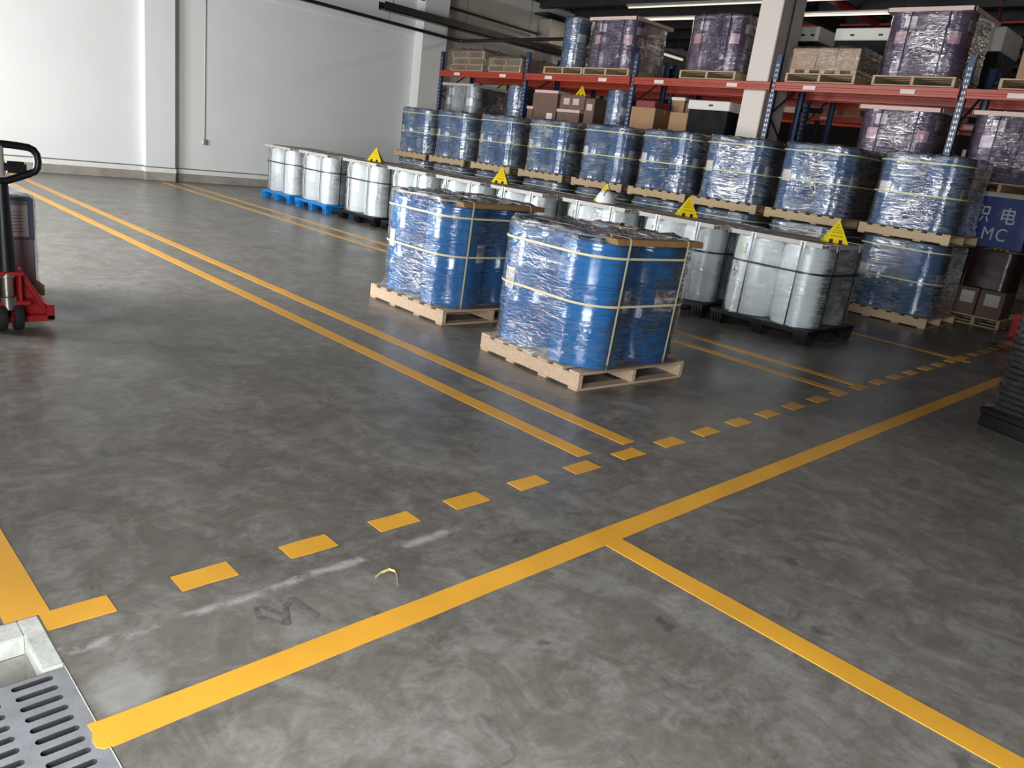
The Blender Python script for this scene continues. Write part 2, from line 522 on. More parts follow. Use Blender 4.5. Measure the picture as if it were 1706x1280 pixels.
def ob(name, me, parent=None, loc=(0, 0, 0), rz=0.0, rot=None):
    o = bpy.data.objects.new(name, me)
    COL.objects.link(o)
    if parent is not None: o.parent = parent
    o.location = loc
    o.rotation_euler = rot if rot else (0, 0, rz)
    return o
def thing(name, label, cat, loc=(0, 0, 0), rz=0.0, group=None, me=None):
    o = ob(name, me, None, loc, rz)
    o['label'] = label; o['category'] = cat
    if group: o['group'] = group
    return o
def struct(name, me, parent=None):
    o = ob(name, me, parent)
    if parent is None: o['kind'] = 'structure'
    return o
BOXC = {}
def boxme(name, dx, dy, dz, material, bevel=.003):
    """box mesh with its origin at the centre of its bottom; cached"""
    k = (name, round(dx, 4), round(dy, 4), round(dz, 4), material)
    if k not in BOXC:
        BOXC[k] = MB().box(-dx/2, dx/2, -dy/2, dy/2, 0, dz).mesh(name, material, smooth=0, bevel=bevel)
    return BOXC[k]
ORD = ['first', 'second', 'third', 'fourth', 'fifth', 'sixth', 'seventh', 'eighth', 'ninth', 'tenth', 'eleventh', 'twelfth',
       'thirteenth', 'fourteenth', 'fifteenth', 'sixteenth', 'seventeenth', 'eighteenth', 'nineteenth', 'twentieth']
def ordw(i):
    if i < 20: return ORD[i]
    return ['twenty', 'thirty'][i//10-2+0] + '-' + ORD[i % 10 - 1] if (i+1) % 10 else {30: 'thirtieth'}.get(i+1, 'last')
def ordinal(k):      # k counted from 1
    if k <= 20: return ORD[k-1]
    if k < 30: return 'twenty-' + ORD[k-21]
    return 'thirtieth'

# ------------------------------------------------------------------ room
CEIL = 5.45
XR = 30.0
YB = 16.72
fl = MB()
fl.add([(.49, -6, 0), (XR, -6, 0), (XR, YB, 0), (.49, YB, 0)], [(0, 1, 2, 3)])
fl.add([(-1.2, 2.30, 0), (.49, 2.30, 0), (.49, YB, 0), (-1.2, YB, 0)], [(0, 1, 2, 3)])
fl.add([(-6, -6, 0), (-.06, -6, 0), (-.06, 2.30, 0), (-6, 2.30, 0)], [(0, 1, 2, 3)])
fl.add([(-6, 2.30, 0), (-1.2, 2.30, 0), (-1.2, YB, 0), (-6, YB, 0)], [(0, 1, 2, 3)])
struct('floor', fl.mesh('floor', 'floor_concrete', smooth=0))

struct('wall_back', MB().box(-1.2, XR, YB, YB+.2, .26, CEIL).mesh('wall_back', 'wall_paint', 0))
# plinth, trim line and seam along the back wall
struct('baseboard_back', MB().box(-1.2, XR, YB-.04, YB+.2, 0, .165).mesh('baseboard_back', 'plinth_concrete', 0, .008))
struct('trim_1', MB().box(-1.2, XR, YB-.05, YB+.2, .165, .255).mesh('trim_1', 'trim_white', 0, .005))
struct('trim_2', MB().box(-1.2, XR, YB-.015, YB+.2, .255, .275).mesh('trim_2', 'seam_grey', 0))
# two engaged columns on the back wall with their own plinths
def wall_column(nm, x0, x1, y0):
    c = struct(nm, MB().box(x0, x1, y0, YB+.05, .25, CEIL).mesh(nm, 'wall_paint', 0, .01))
    struct('plinth', MB().box(x0-.005, x1+.005, y0-.005, YB+.05, 0, .165).mesh('plinth', 'plinth_concrete', 0, .008), c)
    struct('trim_strip', MB().box(x0-.012, x1+.012, y0-.012, YB+.05, .165, .255).mesh('trim_strip', 'trim_white', 0, .004), c)
    struct('seam', MB().box(x0-.004, x1+.004, y0-.004, YB+.05, .255, .275).mesh('seam', 'seam_grey', 0), c)
wall_column('wall_column', 5.86, 6.45, 16.56)
wall_column('wall_column', 12.28, 13.04, 16.40)
# wall panels seams (vertical) on the right hand part, and the upper band
struct('trim_3', MB().box(6.45, XR, YB-.03, YB+.1, 3.86, 4.0).mesh('trim_3', 'wall_paint', 0, .01))
struct('trim_4', MB().box(13.04, XR, YB-.06, YB+.1, 2.2, CEIL).mesh('trim_4', 'wall_paint_upper', 0, .01))
struct('trim_5', MB().box(9.5, XR, YB-.16, YB+.1, 5.16, 5.42).mesh('trim_5', 'trim_white', 0, .01))

# left wall with the dock door openings
wl = MB()
edges = [-6.0]
for a, b in DOOR1+DOOR2:
    edges += [a, b]
edges.append(YB)
for i in range(0, len(edges), 2):
    wl.box(-1.2, -1.0, edges[i], edges[i+1], 0, CEIL)
for a, b in DOOR1+DOOR2:
    wl.box(-1.2, -1.0, a, b, 2.7 if (a, b) in DOOR1 else 3.7, CEIL)
struct('wall_left', wl.mesh('wall_left', 'wall_paint', 0))
struct('wall_front', MB().box(-1.2, XR, -6.2, -6, 0, CEIL).mesh('wall_front', 'far_wall', 0))
struct('wall_right', MB().box(XR, XR+.2, -6, YB, 0, CEIL).mesh('wall_right', 'far_wall', 0))
# ceiling: ribbed dark deck
cb = MB()
cb.box(-1.2, XR+.2, -6.2, YB+.2, CEIL+.06, CEIL+.2)
struct('ceiling', cb.mesh('ceiling', 'dark_deck', 0))
x = 9.0
k = 6
while x < XR-1:
    struct('trim_%d' % k, MB().box(x, x+.12, -6, YB, CEIL-.16, CEIL+.06).mesh('purlin', 'dark_steel', 0))
    x += 1.45; k += 1
for y in (1.5, 9.2):
    struct('trim_%d' % k, MB().box(9, XR, y, y+.25, CEIL-.34, CEIL-.1).mesh('beam', 'dark_steel', 0))
    k += 1

# pillar behind the rack front
pl = struct('pillar', MB().box(12.03, 12.75, 6.85, 7.25, 0, CEIL+.05).mesh('pillar', 'pillar_paint', 0, .012))
pl2 = ob('conduit', MB().tube([(12.35, 6.835, 0), (12.35, 6.835, CEIL)], .014).mesh('conduit', 'dark_steel'), pl)

# drain: concrete channel, pit and iron grate
dc = MB()
dc.box(.437, .49, 2.03, 2.30, -.06, .004)
dc.box(-.06, .437, 2.212, 2.30, -.06, .004)
dc.box(-.06, -.02, -6, 2.212, -.06, .002)
dc.box(.462, .54, -6, 2.03, -.06, -.004)
dc.box(.4875, .4935, -6, 2.03, -.05, .0015)
dr = struct('drain_channel', dc.mesh('drain_channel', 'drain_concrete', 0, .006, 2))
pit = MB()
pit.box(.437, .50, -6, 2.25, -.45, -.055)
pit.box(-.1, .5, 2.212, 2.32, -.45, -.055)
pit.box(-.12, -.03, -6, 2.25, -.45, -.055)
pb = MB().box(-.12, .5, -6, 2.32, -.50, -.45)
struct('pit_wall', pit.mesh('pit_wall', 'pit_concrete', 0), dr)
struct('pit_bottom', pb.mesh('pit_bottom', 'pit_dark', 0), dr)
def grate_mesh():
    b = MB()
    y_top = 2.022; pitch = .0452
    cols = [(.345, .466), (.215, .333), (.085, .203), (-.045, .073)]
    x_edge = [-.055, .079, .209, .339, .487]
    n = 24
    for ci in range(4):
        x1c, x0c = x_edge[4-ci], x_edge[3-ci]
        sx0, sx1 = (.356, .453) if ci == 0 else (x0c+.015, x1c-.015)
        for r in range(34):
            yc = y_top-.028-r*pitch
            ya, yb = yc-pitch/2, yc+pitch/2
            if r == 0: yb = y_top
            hw = .0104
            inner = []; outer = []
            m = 20
            for i in range(m):
                # stadium outline, start at angle
                a = 2*pi*i/m
                ex = sx1-hw if cos(a) > 1e-6 else (sx0+hw if cos(a) < -1e-6 else (sx0+sx1)/2)
                inner.append((ex+hw*cos(a), yc+hw*sin(a)))
            # outer rectangle points matched
            for i in range(m):
                ix, iy = inner[i]
                a = 2*pi*i/m
                if abs(sin(a)) > .707 or (sx0+hw*1.01 < ix < sx1-hw*1.01):
                    outer.append((ix, yb if sin(a) > 0 else ya))
                else:
                    t = sin(a)/.7072
                    outer.append((x1c if cos(a) > 0 else x0c, yc + (t*(yb-yc) if t > 0 else -t*(ya-yc))))
            for zz in (0,):
                o = len(b.v)
                b.v += [(p[0], p[1], 0) for p in outer] + [(p[0], p[1], 0) for p in inner]
                b.v += [(p[0], p[1], -.022) for p in inner]
                for i in range(m):
                    j = (i+1) % m
                    b.f.append((o+i, o+j, o+m+j, o+m+i))
                    b.f.append((o+m+i, o+m+j, o+2*m+j, o+2*m+i))
                # corner fill
                for i in range(m):
                    j = (i+1) % m
                    (ax, ay), (bx, by) = outer[i], outer[j]
                    if abs(ax-bx) > 1e-6 and abs(ay-by) > 1e-6 or (abs(ax-bx) > 1e-6 and (ax in (x0c, x1c)) != (bx in (x0c, x1c))):
                        cxp = x1c if (ax+bx)/2 > (sx0+sx1)/2 else x0c
                        cyp = yb if (ay+by)/2 > yc else ya
                        o2 = len(b.v)
                        b.v.append((cxp, cyp, 0))
                        b.f.append((o+j, o+i, o2))
    # skirt on the free edge
    b.box(-.055, .487, y_top-.001, y_top, -.022, 0)
    me = b.mesh('drain_grate', 'cast_iron', smooth=0)
    me.materials.append(MATS['slot_shade'])
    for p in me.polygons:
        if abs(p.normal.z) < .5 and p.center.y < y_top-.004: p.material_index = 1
    return me
thing('drain_grate', 'slotted cast iron drain grate by the dock door, open pit at its end', 'drain grate', (0, 0, -.001), me=grate_mesh())
pm = MB()
pts = [(.492, 1.764), (.469, 1.762), (.472, 1.73), (.462, 1.70), (.464, 1.672), (.478, 1.658), (.492, 1.657)]
pm.add([(a, b_, .0012) for a, b_ in pts] + [(a, b_, -.002) for a, b_ in pts], [tuple(reversed(range(7)))] + [(i, (i+1) % 7, 7+(i+1) % 7, 7+i) for i in range(7)])
thing('paint_splash', 'yellow paint splash lapping onto the drain grate edge', 'paint', (0, 0, 0), me=pm.mesh('paint_splash', 'tape_yellow', 0))

# ------------------------------------------------------------------ floor tape
def strip(x0, y0, x1, y1, along, seed):
    """a thin tape strip with slightly uneven edges"""
    rnd = random.Random(seed)
    b = MB()
    L = (x1-x0) if along == 'x' else (y1-y0)
    n = max(2, min(60, int(L/.25)))
    vs = []
    for i in range(n+1):
        t = i/n
        j1, j2 = rnd.uniform(-.0025, .0025), rnd.uniform(-.0025, .0025)
        if along == 'x':
            xx = x0+(x1-x0)*t
            vs += [(xx, y0+j1, .0022), (xx, y1+j2, .0022), (xx, y1+j2, 0), (xx, y0+j1, 0)]
        else:
            yy = y0+(y1-y0)*t
            vs += [(x0+j1, yy, .0022), (x1+j2, yy, .0022), (x1+j2, yy, 0), (x0+j1, yy, 0)]
    fs = []
    for i in range(n):
        for k in range(4):
            l = (k+1) % 4
            fs.append((i*4+k, i*4+l, i*4+4+l, i*4+4+k))
    fs.append((0, 1, 2, 3)); fs.append((n*4+3, n*4+2, n*4+1, n*4))
    b.add(vs, fs)
    return b.mesh('floor_tape', 'tape_yellow', 0)
def tape(x0, y0, x1, y1, along, label, seed, group=None):
    return thing('floor_tape', label, 'tape', group=group, me=strip(x0, y0, x1, y1, along, seed))
tape(.492, 1.655, 12.5, 1.757, 'x', 'long solid yellow tape line from the drain grate along the dashes', 1)
tape(2.387, -3.0, 2.492, 1.654, 'y', 'yellow tape line branching from the solid line towards the camera', 2)
tape(3.02, 2.36, 3.125, 16.3, 'y', 'outer yellow tape of the pair on the empty side of the front blue pallets', 3)
tape(3.405, 2.36, 3.51, 16.3, 'y', 'inner yellow tape of the pair, beside the front blue pallets', 4)
tape(6.05, 2.31, 6.155, 16.3, 'y', 'outer yellow tape of the pair in front of the white drums', 5)
tape(6.435, 2.31, 6.535, 16.3, 'y', 'inner yellow tape of the pair, next to the white drum pallets', 6)
tape(8.93, 2.12, 9.03, 16.0, 'y', 'single yellow tape between the white drums and the blue stacks', 7)
tape(.408, 2.307, .523, 16.0, 'y', 'wide yellow tape running from the open drain pit along the wall side', 8)
D0, PER, LN = .492, .39, .191
for kk in range(0, 30):
    a = D0+PER*kk
    if kk == 0: a0, b0 = .495, a+LN
    else: a0, b0 = a, a+LN
    tape(a0, 2.208, b0, 2.306, 'x', '%s yellow tape dash from the drain along the aisle edge' % ordinal(kk+1), 20+kk, 'dashed yellow tape along the aisle')

# marks on the floor
mk = MB()
def stroke(b, pts, w, z=.0006):
    for i in range(len(pts)-1):
        z += .0004*(1+len(b.f)/40)
        p, q = Vector(pts[i]), Vector(pts[i+1])
        d = (q-p).normalized(); nn = Vector((-d.y, d.x))*w/2
        e = d*w*.3
        c = [p-e-nn, q+e-nn, q+e+nn, p-e+nn]
        b.add([(v.x, v.y, z) for v in c] + [(v.x, v.y, z-.0003) for v in c], [(0, 1, 2, 3), (4, 5, 1, 0), (5, 6, 2, 1), (6, 7, 3, 2), (7, 4, 0, 3)])
stroke(mk, [(1.032, 2.0), (1.018, 1.95), (1.048, 1.893), (1.075, 1.872)], .018)
stroke(mk, [(1.05, 2.0), (1.085, 1.92), (1.075, 1.872)], .02)
stroke(mk, [(1.085, 1.90), (1.115, 1.96), (1.15, 1.985), (1.16, 1.90), (1.168, 1.858)], .02)
thing('scribble', 'dark painted scribble on the concrete between dashes and solid line', 'mark', me=mk.mesh('scribble', 'old_paint_mark', 0))
sc = MB().ribbon([(1.454, 1.947, .004), (1.485, 1.957, .006), (1.518, 1.954, .010), (1.527, 1.93, .012), (1.515, 1.90, .008), (1.497, 1.87, .004)], (.001, .003, .003))
thing('strap_scrap', 'bent scrap of pale yellow strapping lying on the concrete', 'scrap', me=sc.mesh('strap_scrap', 'scrap', 0))

# ------------------------------------------------------------------ drums
def drum_meshes(R, h, body, lidm, ringm, style):
    d = {}
    if style == 'steel':
        pr = [(R-.03, 0), (R-.006, .004), (R-.001, .02), (R-.004, .035), (R-.002, .06)]
        for c in (.36, .655):
            pr += [(R-.002, c*h-.022), (R+.003, c*h-.012), (R-.006, c*h-.004), (R-.006, c*h+.004), (R+.003, c*h+.012), (R-.002, c*h+.022)]
        pr += [(R-.002, h-.07), (R-.010, h-.055), (R-.010, h-.035)]
    else:
        pr = [(R-.045, 0), (R-.02, .008), (R-.008, .04), (R-.004, .14*h)]
        pr += [(R, .40*h-.008), (R+.001, .40*h), (R-.002, .40*h+.006), (R-.002, .42*h)]
        pr += [(R-.001, .6*h), (R-.004, .80*h), (R-.010, h-.07), (R-.018, h-.05), (R-.018, h-.035)]
    d['body'] = MB().lathe(pr, 44).mesh('body', body, 30)
    rr = R-.004 if style == 'steel' else R-.008
    d['clamp_ring'] = MB().lathe([(rr-.02, h-.036), (rr, h-.034), (rr+.003, h-.022), (rr, h-.010), (rr-.02, h-.008)], 44, cap=False).mesh('clamp_ring', ringm, 40)
    d['lid'] = MB().lathe([(rr-.016, h-.034), (rr-.008, h-.002), (rr-.014, h), (rr-.03, h-.003), (rr-.036, h-.012), (rr-.15, h-.012), (.06, h-.010)], 44).mesh('lid', lidm, 30)
    return d
def patch(R, w, hgt, material, diamond=False, nx=8):
    """curved sticker on a cylinder of radius R, facing +X at angle 0, centred at z 0"""
    vs = []; fs = []; uv = []
    ny = 2 if not diamond else 6
    if diamond: nx = 6
    for j in range(ny+1):
        for i in range(nx+1):
            s, t = i/nx, j/ny
            if diamond:
                a = (s-t)*w; z = (s+t-1)*hgt
            else:
                a = (s-.5)*w; z = (t-.5)*hgt
            an = a/R
            vs.append((R*cos(an), R*sin(an), z)); uv.append((s, t))
    for j in range(ny):
        for i in range(nx):
            fs.append((j*(nx+1)+i, j*(nx+1)+i+1, (j+1)*(nx+1)+i+1, (j+1)*(nx+1)+i))
    me = bpy.data.meshes.new('label_sticker')
    me.from_pydata(vs, [], fs)
    ul = me.uv_layers.new(name='UVMap')
    for p in me.polygons:
        p.use_smooth = True
        for li in p.loop_indices:
            ul.data[li].uv = uv[me.loops[li].vertex_index]
    me.materials.append(MATS[material])
    return me
RB, RW = .266, .268
DM = {
    'blue_front': drum_meshes(RB, .86, 'drum_blue', 'drum_blue', 'drum_blue', 'steel'),
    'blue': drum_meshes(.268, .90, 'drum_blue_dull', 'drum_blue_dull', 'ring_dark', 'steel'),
    'white': drum_meshes(RW, .845, 'drum_white', 'drum_white', 'ring_grey', 'plastic'),
    'violet': drum_meshes(.27, .86, 'drum_violet', 'drum_violet', 'ring_grey', 'steel'),
    'grey': drum_meshes(.27, .86, 'drum_grey', 'drum_grey', 'ring_grey', 'steel'),
    'black': drum_meshes(.27, .86, 'drum_black', 'drum_black', 'ring_dark', 'steel'),
}
DR = {'blue_front': RB, 'blue': .268, 'white': RW, 'violet': .27, 'grey': .27, 'black': .27}
LBL = {}
def sticker(kind, R, w, h, material, diamond=False):
    k = (kind, R, w, h, material, diamond)
    if k not in LBL: LBL[k] = patch(R+.004, w, h, material, diamond)
    return LBL[k]
def drum(kind, label, loc, rz, group, stickers=(), name=None):
    t = thing(name or 'drum', label, 'drum', loc, rz, group)
    for nm, me in DM[kind].items():
        ob(nm, me, t)
    for (az, z, w, h, material, dia) in stickers:
        me = sticker(kind, DR[kind], w, h, material, dia)
        ob('label_sticker', me, t, (0, 0, z), az-rz)
    return t

# ------------------------------------------------------------------ pallets
def wood_pallet(label, cx, cy, z, wx, wy, rz=0.0, run='y', wood_='wood_tan', group=None, ndeck=7):
    """run: the axis (local) along which the three stringers lie"""
    t = thing('wooden_pallet', label, 'pallet', (cx, cy, z), rz, group)
    L, Wd = (wy, wx) if run == 'y' else (wx, wy)     # L along stringers, Wd across
    q = 0 if run == 'y' else radians(90)
    def put(nm, me, a, b, zz):      # a across, b along the stringers
        x, y = (a, b) if run == 'y' else (b, a)
        ob(nm, me, t, (x, y, zz), q)
    bb = boxme('bottom_board', Wd, .09, .017, wood_)
    for b in (-L/2+.05, -L/6, L/6, L/2-.05):
        put('bottom_board', bb, 0, b, 0)
    st = boxme('stringer', .042, L, .095, wood_)
    for a in (-Wd/2+.021, 0, Wd/2-.021):
        put('stringer', st, a, 0, .0172)
    db = boxme('deck_board', Wd, .105, .021, wood_)
    for i in range(ndeck):
        b = -L/2+.0525+(L-.105)*i/(ndeck-1)
        put('deck_board', db, 0, b, .1125)
    return t
PH = .1337
def plastic_pallet(label, cx, cy, wx, wy, material, rz=0.0, group=None, runners=False):
    t = thing('plastic_pallet', label, 'pallet', (cx, cy, 0), rz, group)
    b = MB()
    b.box(-wx/2, wx/2, -wy/2, wy/2, .112, .150)
    ob('deck', b.mesh('deck', material, 0, .008, 2), t)
    ft = None
    for i in (-1, 0, 1):
        for j in (-1, 0, 1):
            k = ('foot', material)
            if k not in BOXC:
                m_ = MB()
                vs = []
                for (s, z) in ((.058, 0), (.075, .112)):
                    vs += [(-s, -s, z), (s, -s, z), (s, s, z), (-s, s, z)]
                m_.add(vs, [(3, 2, 1, 0), (4, 5, 6, 7), (0, 1, 5, 4), (1, 2, 6, 5), (2, 3, 7, 6), (3, 0, 4, 7)])
                for sx in (-.03, 0, .03):
                    m_.box(sx-.004, sx+.004, -.079, .079, .02, .112)
                    m_.box(-.079, .079, sx-.004, sx+.004, .02, .112)
                BOXC[k] = m_.mesh('foot', material, 0)
            ob('foot', BOXC[k], t, (i*(wx/2-.08), j*(wy/2-.08), 0))
    b = MB()
    for i in range(-5, 6):
        b.box(i*wx/12-.012, i*wx/12+.012, -wy/2+.04, wy/2-.04, .092, .112)
    ob('deck_rib', b.mesh('deck_rib', material, 0), t)
    return t

# ------------------------------------------------------------------ stretch film hull and straps
def rrect(hx, hy, rc, n=10, e=0.0):
    pts = []
    hx += e; hy += e; rc += e
    for (sx, sy, a0) in ((1, 1, 0), (-1, 1, 90), (-1, -1, 180), (1, -1, 270)):
        for i in range(n+1):
            a = radians(a0+90*i/n)
            pts.append((sx*(hx-rc)+rc*cos(a), sy*(hy-rc)+rc*sin(a)))
    # subdivide the straight runs
    out = []
    for i in range(len(pts)):
        p, q = pts[i], pts[(i+1) % len(pts)]
        out.append(p)
        d = math.hypot(q[0]-p[0], q[1]-p[1])
        k = int(d/.05)
        for j in range(1, k):
            out.append((p[0]+(q[0]-p[0])*j/k, p[1]+(q[1]-p[1])*j/k))
    return out
def film_mesh(hx, hy, z0, z1, rc, seed, material, flare=.02, crumple=.014, top=True, amp=.005, topz=None):
    base = rrect(hx, hy, rc)
    n = len(base)
    nz = max(10, int((z1-z0)/.035))
    vs = []; fs = []
    sx = seed*3.17
    for j in range(nz+1):
        t = j/nz
        z = z0+(z1-z0)*t
        e = flare*max(0, 1-(z-z0)/.09)**1.5
        if t > .94 and not topz: e -= .010*((t-.94)/.06)**2
        for (x, y) in base:
            L = math.hypot(x, y)
            nn = mnoise.noise(Vector((x*4+sx, y*4, z*17)))*amp + mnoise.noise(Vector((x*1.7, y*1.7+sx, z*5)))*amp*1.2
            f = (L+e+nn)/L
            zz = z
            if j == 0: zz += abs(mnoise.noise(Vector((x*9+sx, y*9, 2))))*.018
            vs.append((x*f, y*f, zz))
    rows = nz+1
    if top:
        for (s, dz) in ((.965, .010), (.90, .012), (.80, .011), (.66, .010), (.50, .010), (.33, .010), (.16, .010), (.04, .010)):
            for (x, y) in base:
                c = mnoise.noise(Vector((x*s*9+sx, y*s*9, 1)))*crumple + abs(mnoise.noise(Vector((x*s*22+sx, y*s*22, 4))))*crumple*.9
                vs.append((x*s, y*s, z1+(topz[1] if topz else dz+max(-.004, c))))
            rows += 1
    for j in range(rows-1):
        for i in range(n):
            k = (i+1) % n
            fs.append((j*n+i, j*n+k, (j+1)*n+k, (j+1)*n+i))
    b = MB(); b.add(vs, fs)
    me = b.mesh('film', material, 180)
    if top and material == 'film_clear' and crumple > .02:
        me.materials.append(MATS['film_top'])
        k0 = (nz+1)*n
        for p in me.polygons:
            if min(p.vertices) >= k0-n: p.material_index = 1
    return me
def hstrap(t, hx, hy, rc, z, material, w=.008, e=.004, sag=None):
    pts = [(x, y, z + (sag(x, y) if sag else 0)) for x, y in rrect(hx, hy, rc, 8, e)]
    ob('strap', MB().ribbon(pts, (0, 0, w), .0015, True).mesh('strap', material, 30), t)
def vstrap(t, axis, c, half, z0, z1, material, w=.008, e=.004, eb=None):
    """axis 'y': strap lies in the plane x=c and runs over the +-y faces"""
    h = half+e; zt = z1+(e if eb is None else .006); r = .02
    hb = half+(e if eb is None else eb)
    prof = [(-hb, z0), (-h, zt-r), (-h+r*.3, zt-r*.3), (-h+r, zt), (h-r, zt), (h-r*.3, zt-r*.3), (h, zt-r), (hb, z0)]
    # subdivide
    if axis == 'y':
        pts = [(c, a, z) for a, z in prof]; wv = (w, 0, 0)
    else:
        pts = [(a, c, z) for a, z in prof]; wv = (0, -w, 0)
    ob('strap', MB().ribbon(pts, wv, -.0015).mesh('strap', material, 30), t)

# ------------------------------------------------------------------ front blue pallets
CORN = {(-1, -1): 'near aisle corner', (-1, 1): 'far aisle corner', (1, -1): 'near rack corner', (1, 1): 'far rack corner'}
def front_load(nm, cx, cy, rz, wx, wy, seed, plank):
    z0 = PH
    h = .86
    wood_pallet('pale wooden pallet under the %s wrapped load of bright blue drums' % nm, cx, cy, 0, wx, wy, rz, 'y', 'wood_pale', 'pallets under the front blue drums')
    g = 'bright blue drums on the two front pallets'
    for (i, j), w in CORN.items():
        lx, ly = i*RB*1.02, j*RB*1.02
        x = cx+lx*cos(rz)-ly*sin(rz); y = cy+lx*sin(rz)+ly*cos(rz)
        if (i, j) == (-1, -1): az = radians(-62)
        elif (i, j) == (1, -1): az = radians(-100)
        elif (i, j) == (-1, 1): az = radians(158)
        else: az = radians(40)
        drum('blue_front', 'bright blue drum at the %s of the %s front pallet' % (w, nm), (x, y, z0), rz, g,
             [(az+rz, .475, .20, .155, 'label_ghs', False)])
    hx = RB*2.02+.014
    f = film_mesh(hx, hx, z0+.001, z0+h+.034, .25, seed, 'film_clear', flare=.045, crumple=.03, amp=.007)
    s = thing('load_wrap', 'crinkled clear film with beige straps around the %s front pallet of blue drums' % nm, 'plastic wrap', (cx, cy, 0), rz, 'wraps of the front blue pallets')
    ob('film', f, s)
    hstrap(s, hx, hx, .25, z0+h*.90, 'strap_beige', e=.006)
    hstrap(s, hx, hx, .25, z0+h*.52, 'strap_beige', e=.006)
    for c in ((-.33, .275) if plank == 1 else (-.37, .28)):
        vstrap(s, 'y', c, hx, z0+.001, z0+h+.05, 'strap_beige', e=.045, eb=.010)
    # fibreboard plank lying on the film along the near edge, its ends sticking out past the drums
    zt = z0+h+.050
    b = MB()
    x0, x1 = (-.46, .46) if plank == 1 else (-.48, .46)
    y0, y1 = -.585, -.475
    vs = []
    for z in (0, .042):
        k = .0 if z else .022
        vs += [(x0+k, y0, z), (x1-.0, y0, z), (x1+.02, y0+.045, z), (x1, y1, z), (x0+k, y1, z)]
    b.add(vs, [(4, 3, 2, 1, 0), (5, 6, 7, 8, 9)] + [(i, (i+1) % 5, 5+(i+1) % 5, 5+i) for i in range(5)])
    thing('plank', 'brown fibreboard plank on top edge of the %s front pallet' % nm, 'board', (cx, cy, zt-.045), rz, 'planks on the front blue pallets', b.mesh('plank', 'board_brown', 0, .003))
front_load('nearer', 4.498, 3.652, radians(-4.2), 1.13, 1.09, 3, 1)
front_load('farther', 4.735, 5.48, radians(-2.2), 1.13, 1.15, 8, 2)

# ------------------------------------------------------------------ white drum row
PYR = None
def pyramid_mesh():
    b = MB()
    a = .125; H = .235; t = .62
    b.add([(-a, -a, 0), (a, -a, 0), (a, a, 0), (-a, a, 0), (0, 0, H)], [(0, 1, 4), (1, 2, 4), (2, 3, 4), (3, 0, 4), (3, 2, 1, 0)])
    return b.mesh('body', 'pyramid_yellow', 0)
def pyramid(label, x, y, z, rz, scale=1.0, group='yellow stacking cones on the white drums'):
    global PYR
    if PYR is None:
        a = .125; H = .235
        body = MB()
        # each face: a panel with a notch cut out at its foot
        sl = math.hypot(H, a)
        for q in range(4):
            mt = Matrix.Rotation(q*pi/2, 4, 'Z')
            def P(u, v, off=0.0):      # u along the base, v up the slope 0..1
                w = 1-v
                return mt @ Vector((u*w if False else u, -a*(1-v)-off*.88, H*v+off*.47))
            n0, n1, nv = .028, .064, .155
            def edge(v): return a*(1-v)
            for sgn in (-1, 1):
                pass
            vs = [P(-edge(0), 0), P(-n1, 0), P(-n1, nv), P(-n0, nv), P(-n0, 0), P(n0, 0), P(n0, nv), P(n1, nv), P(n1, 0), P(edge(0), 0), P(edge(nv), nv), P(-edge(nv), nv), P(0, 1)]
            body.add(vs, [(0, 1, 2, 11), (3, 4, 5, 6), (7, 8, 9, 10), (11, 2, 3, 6, 7, 10, 12)])
        bm_ = body.mesh('body', 'pyramid_yellow', 0)
        core = MB()
        a2 = .112; H2 = .20
        core.add([(-a2, -a2, .0005), (a2, -a2, .0005), (a2, a2, .0005), (-a2, a2, .0005), (0, 0, H2)], [(0, 1, 4), (1, 2, 4), (2, 3, 4), (3, 0, 4), (3, 2, 1, 0)])
        ul = bm_.uv_layers.new(name='UVMap')
        for p in bm_.polygons:
            for li in p.loop_indices:
                co = bm_.vertices[bm_.loops[li].vertex_index].co
                q_ = p.normal
                uu = co.x if abs(q_.y) > abs(q_.x) else co.y
                ul.data[li].uv = (uu/.25+.5, co.z/H)
        PYR = (bm_, core.mesh('inner_liner', 'pyramid_hole', 0))
    t = thing('warning_cone', label, 'warning cone', (x, y, z), rz, group)
    t.scale = (scale,)*3
    ob('shell', PYR[0], t); ob('inner_liner', PYR[1], t)
    return t

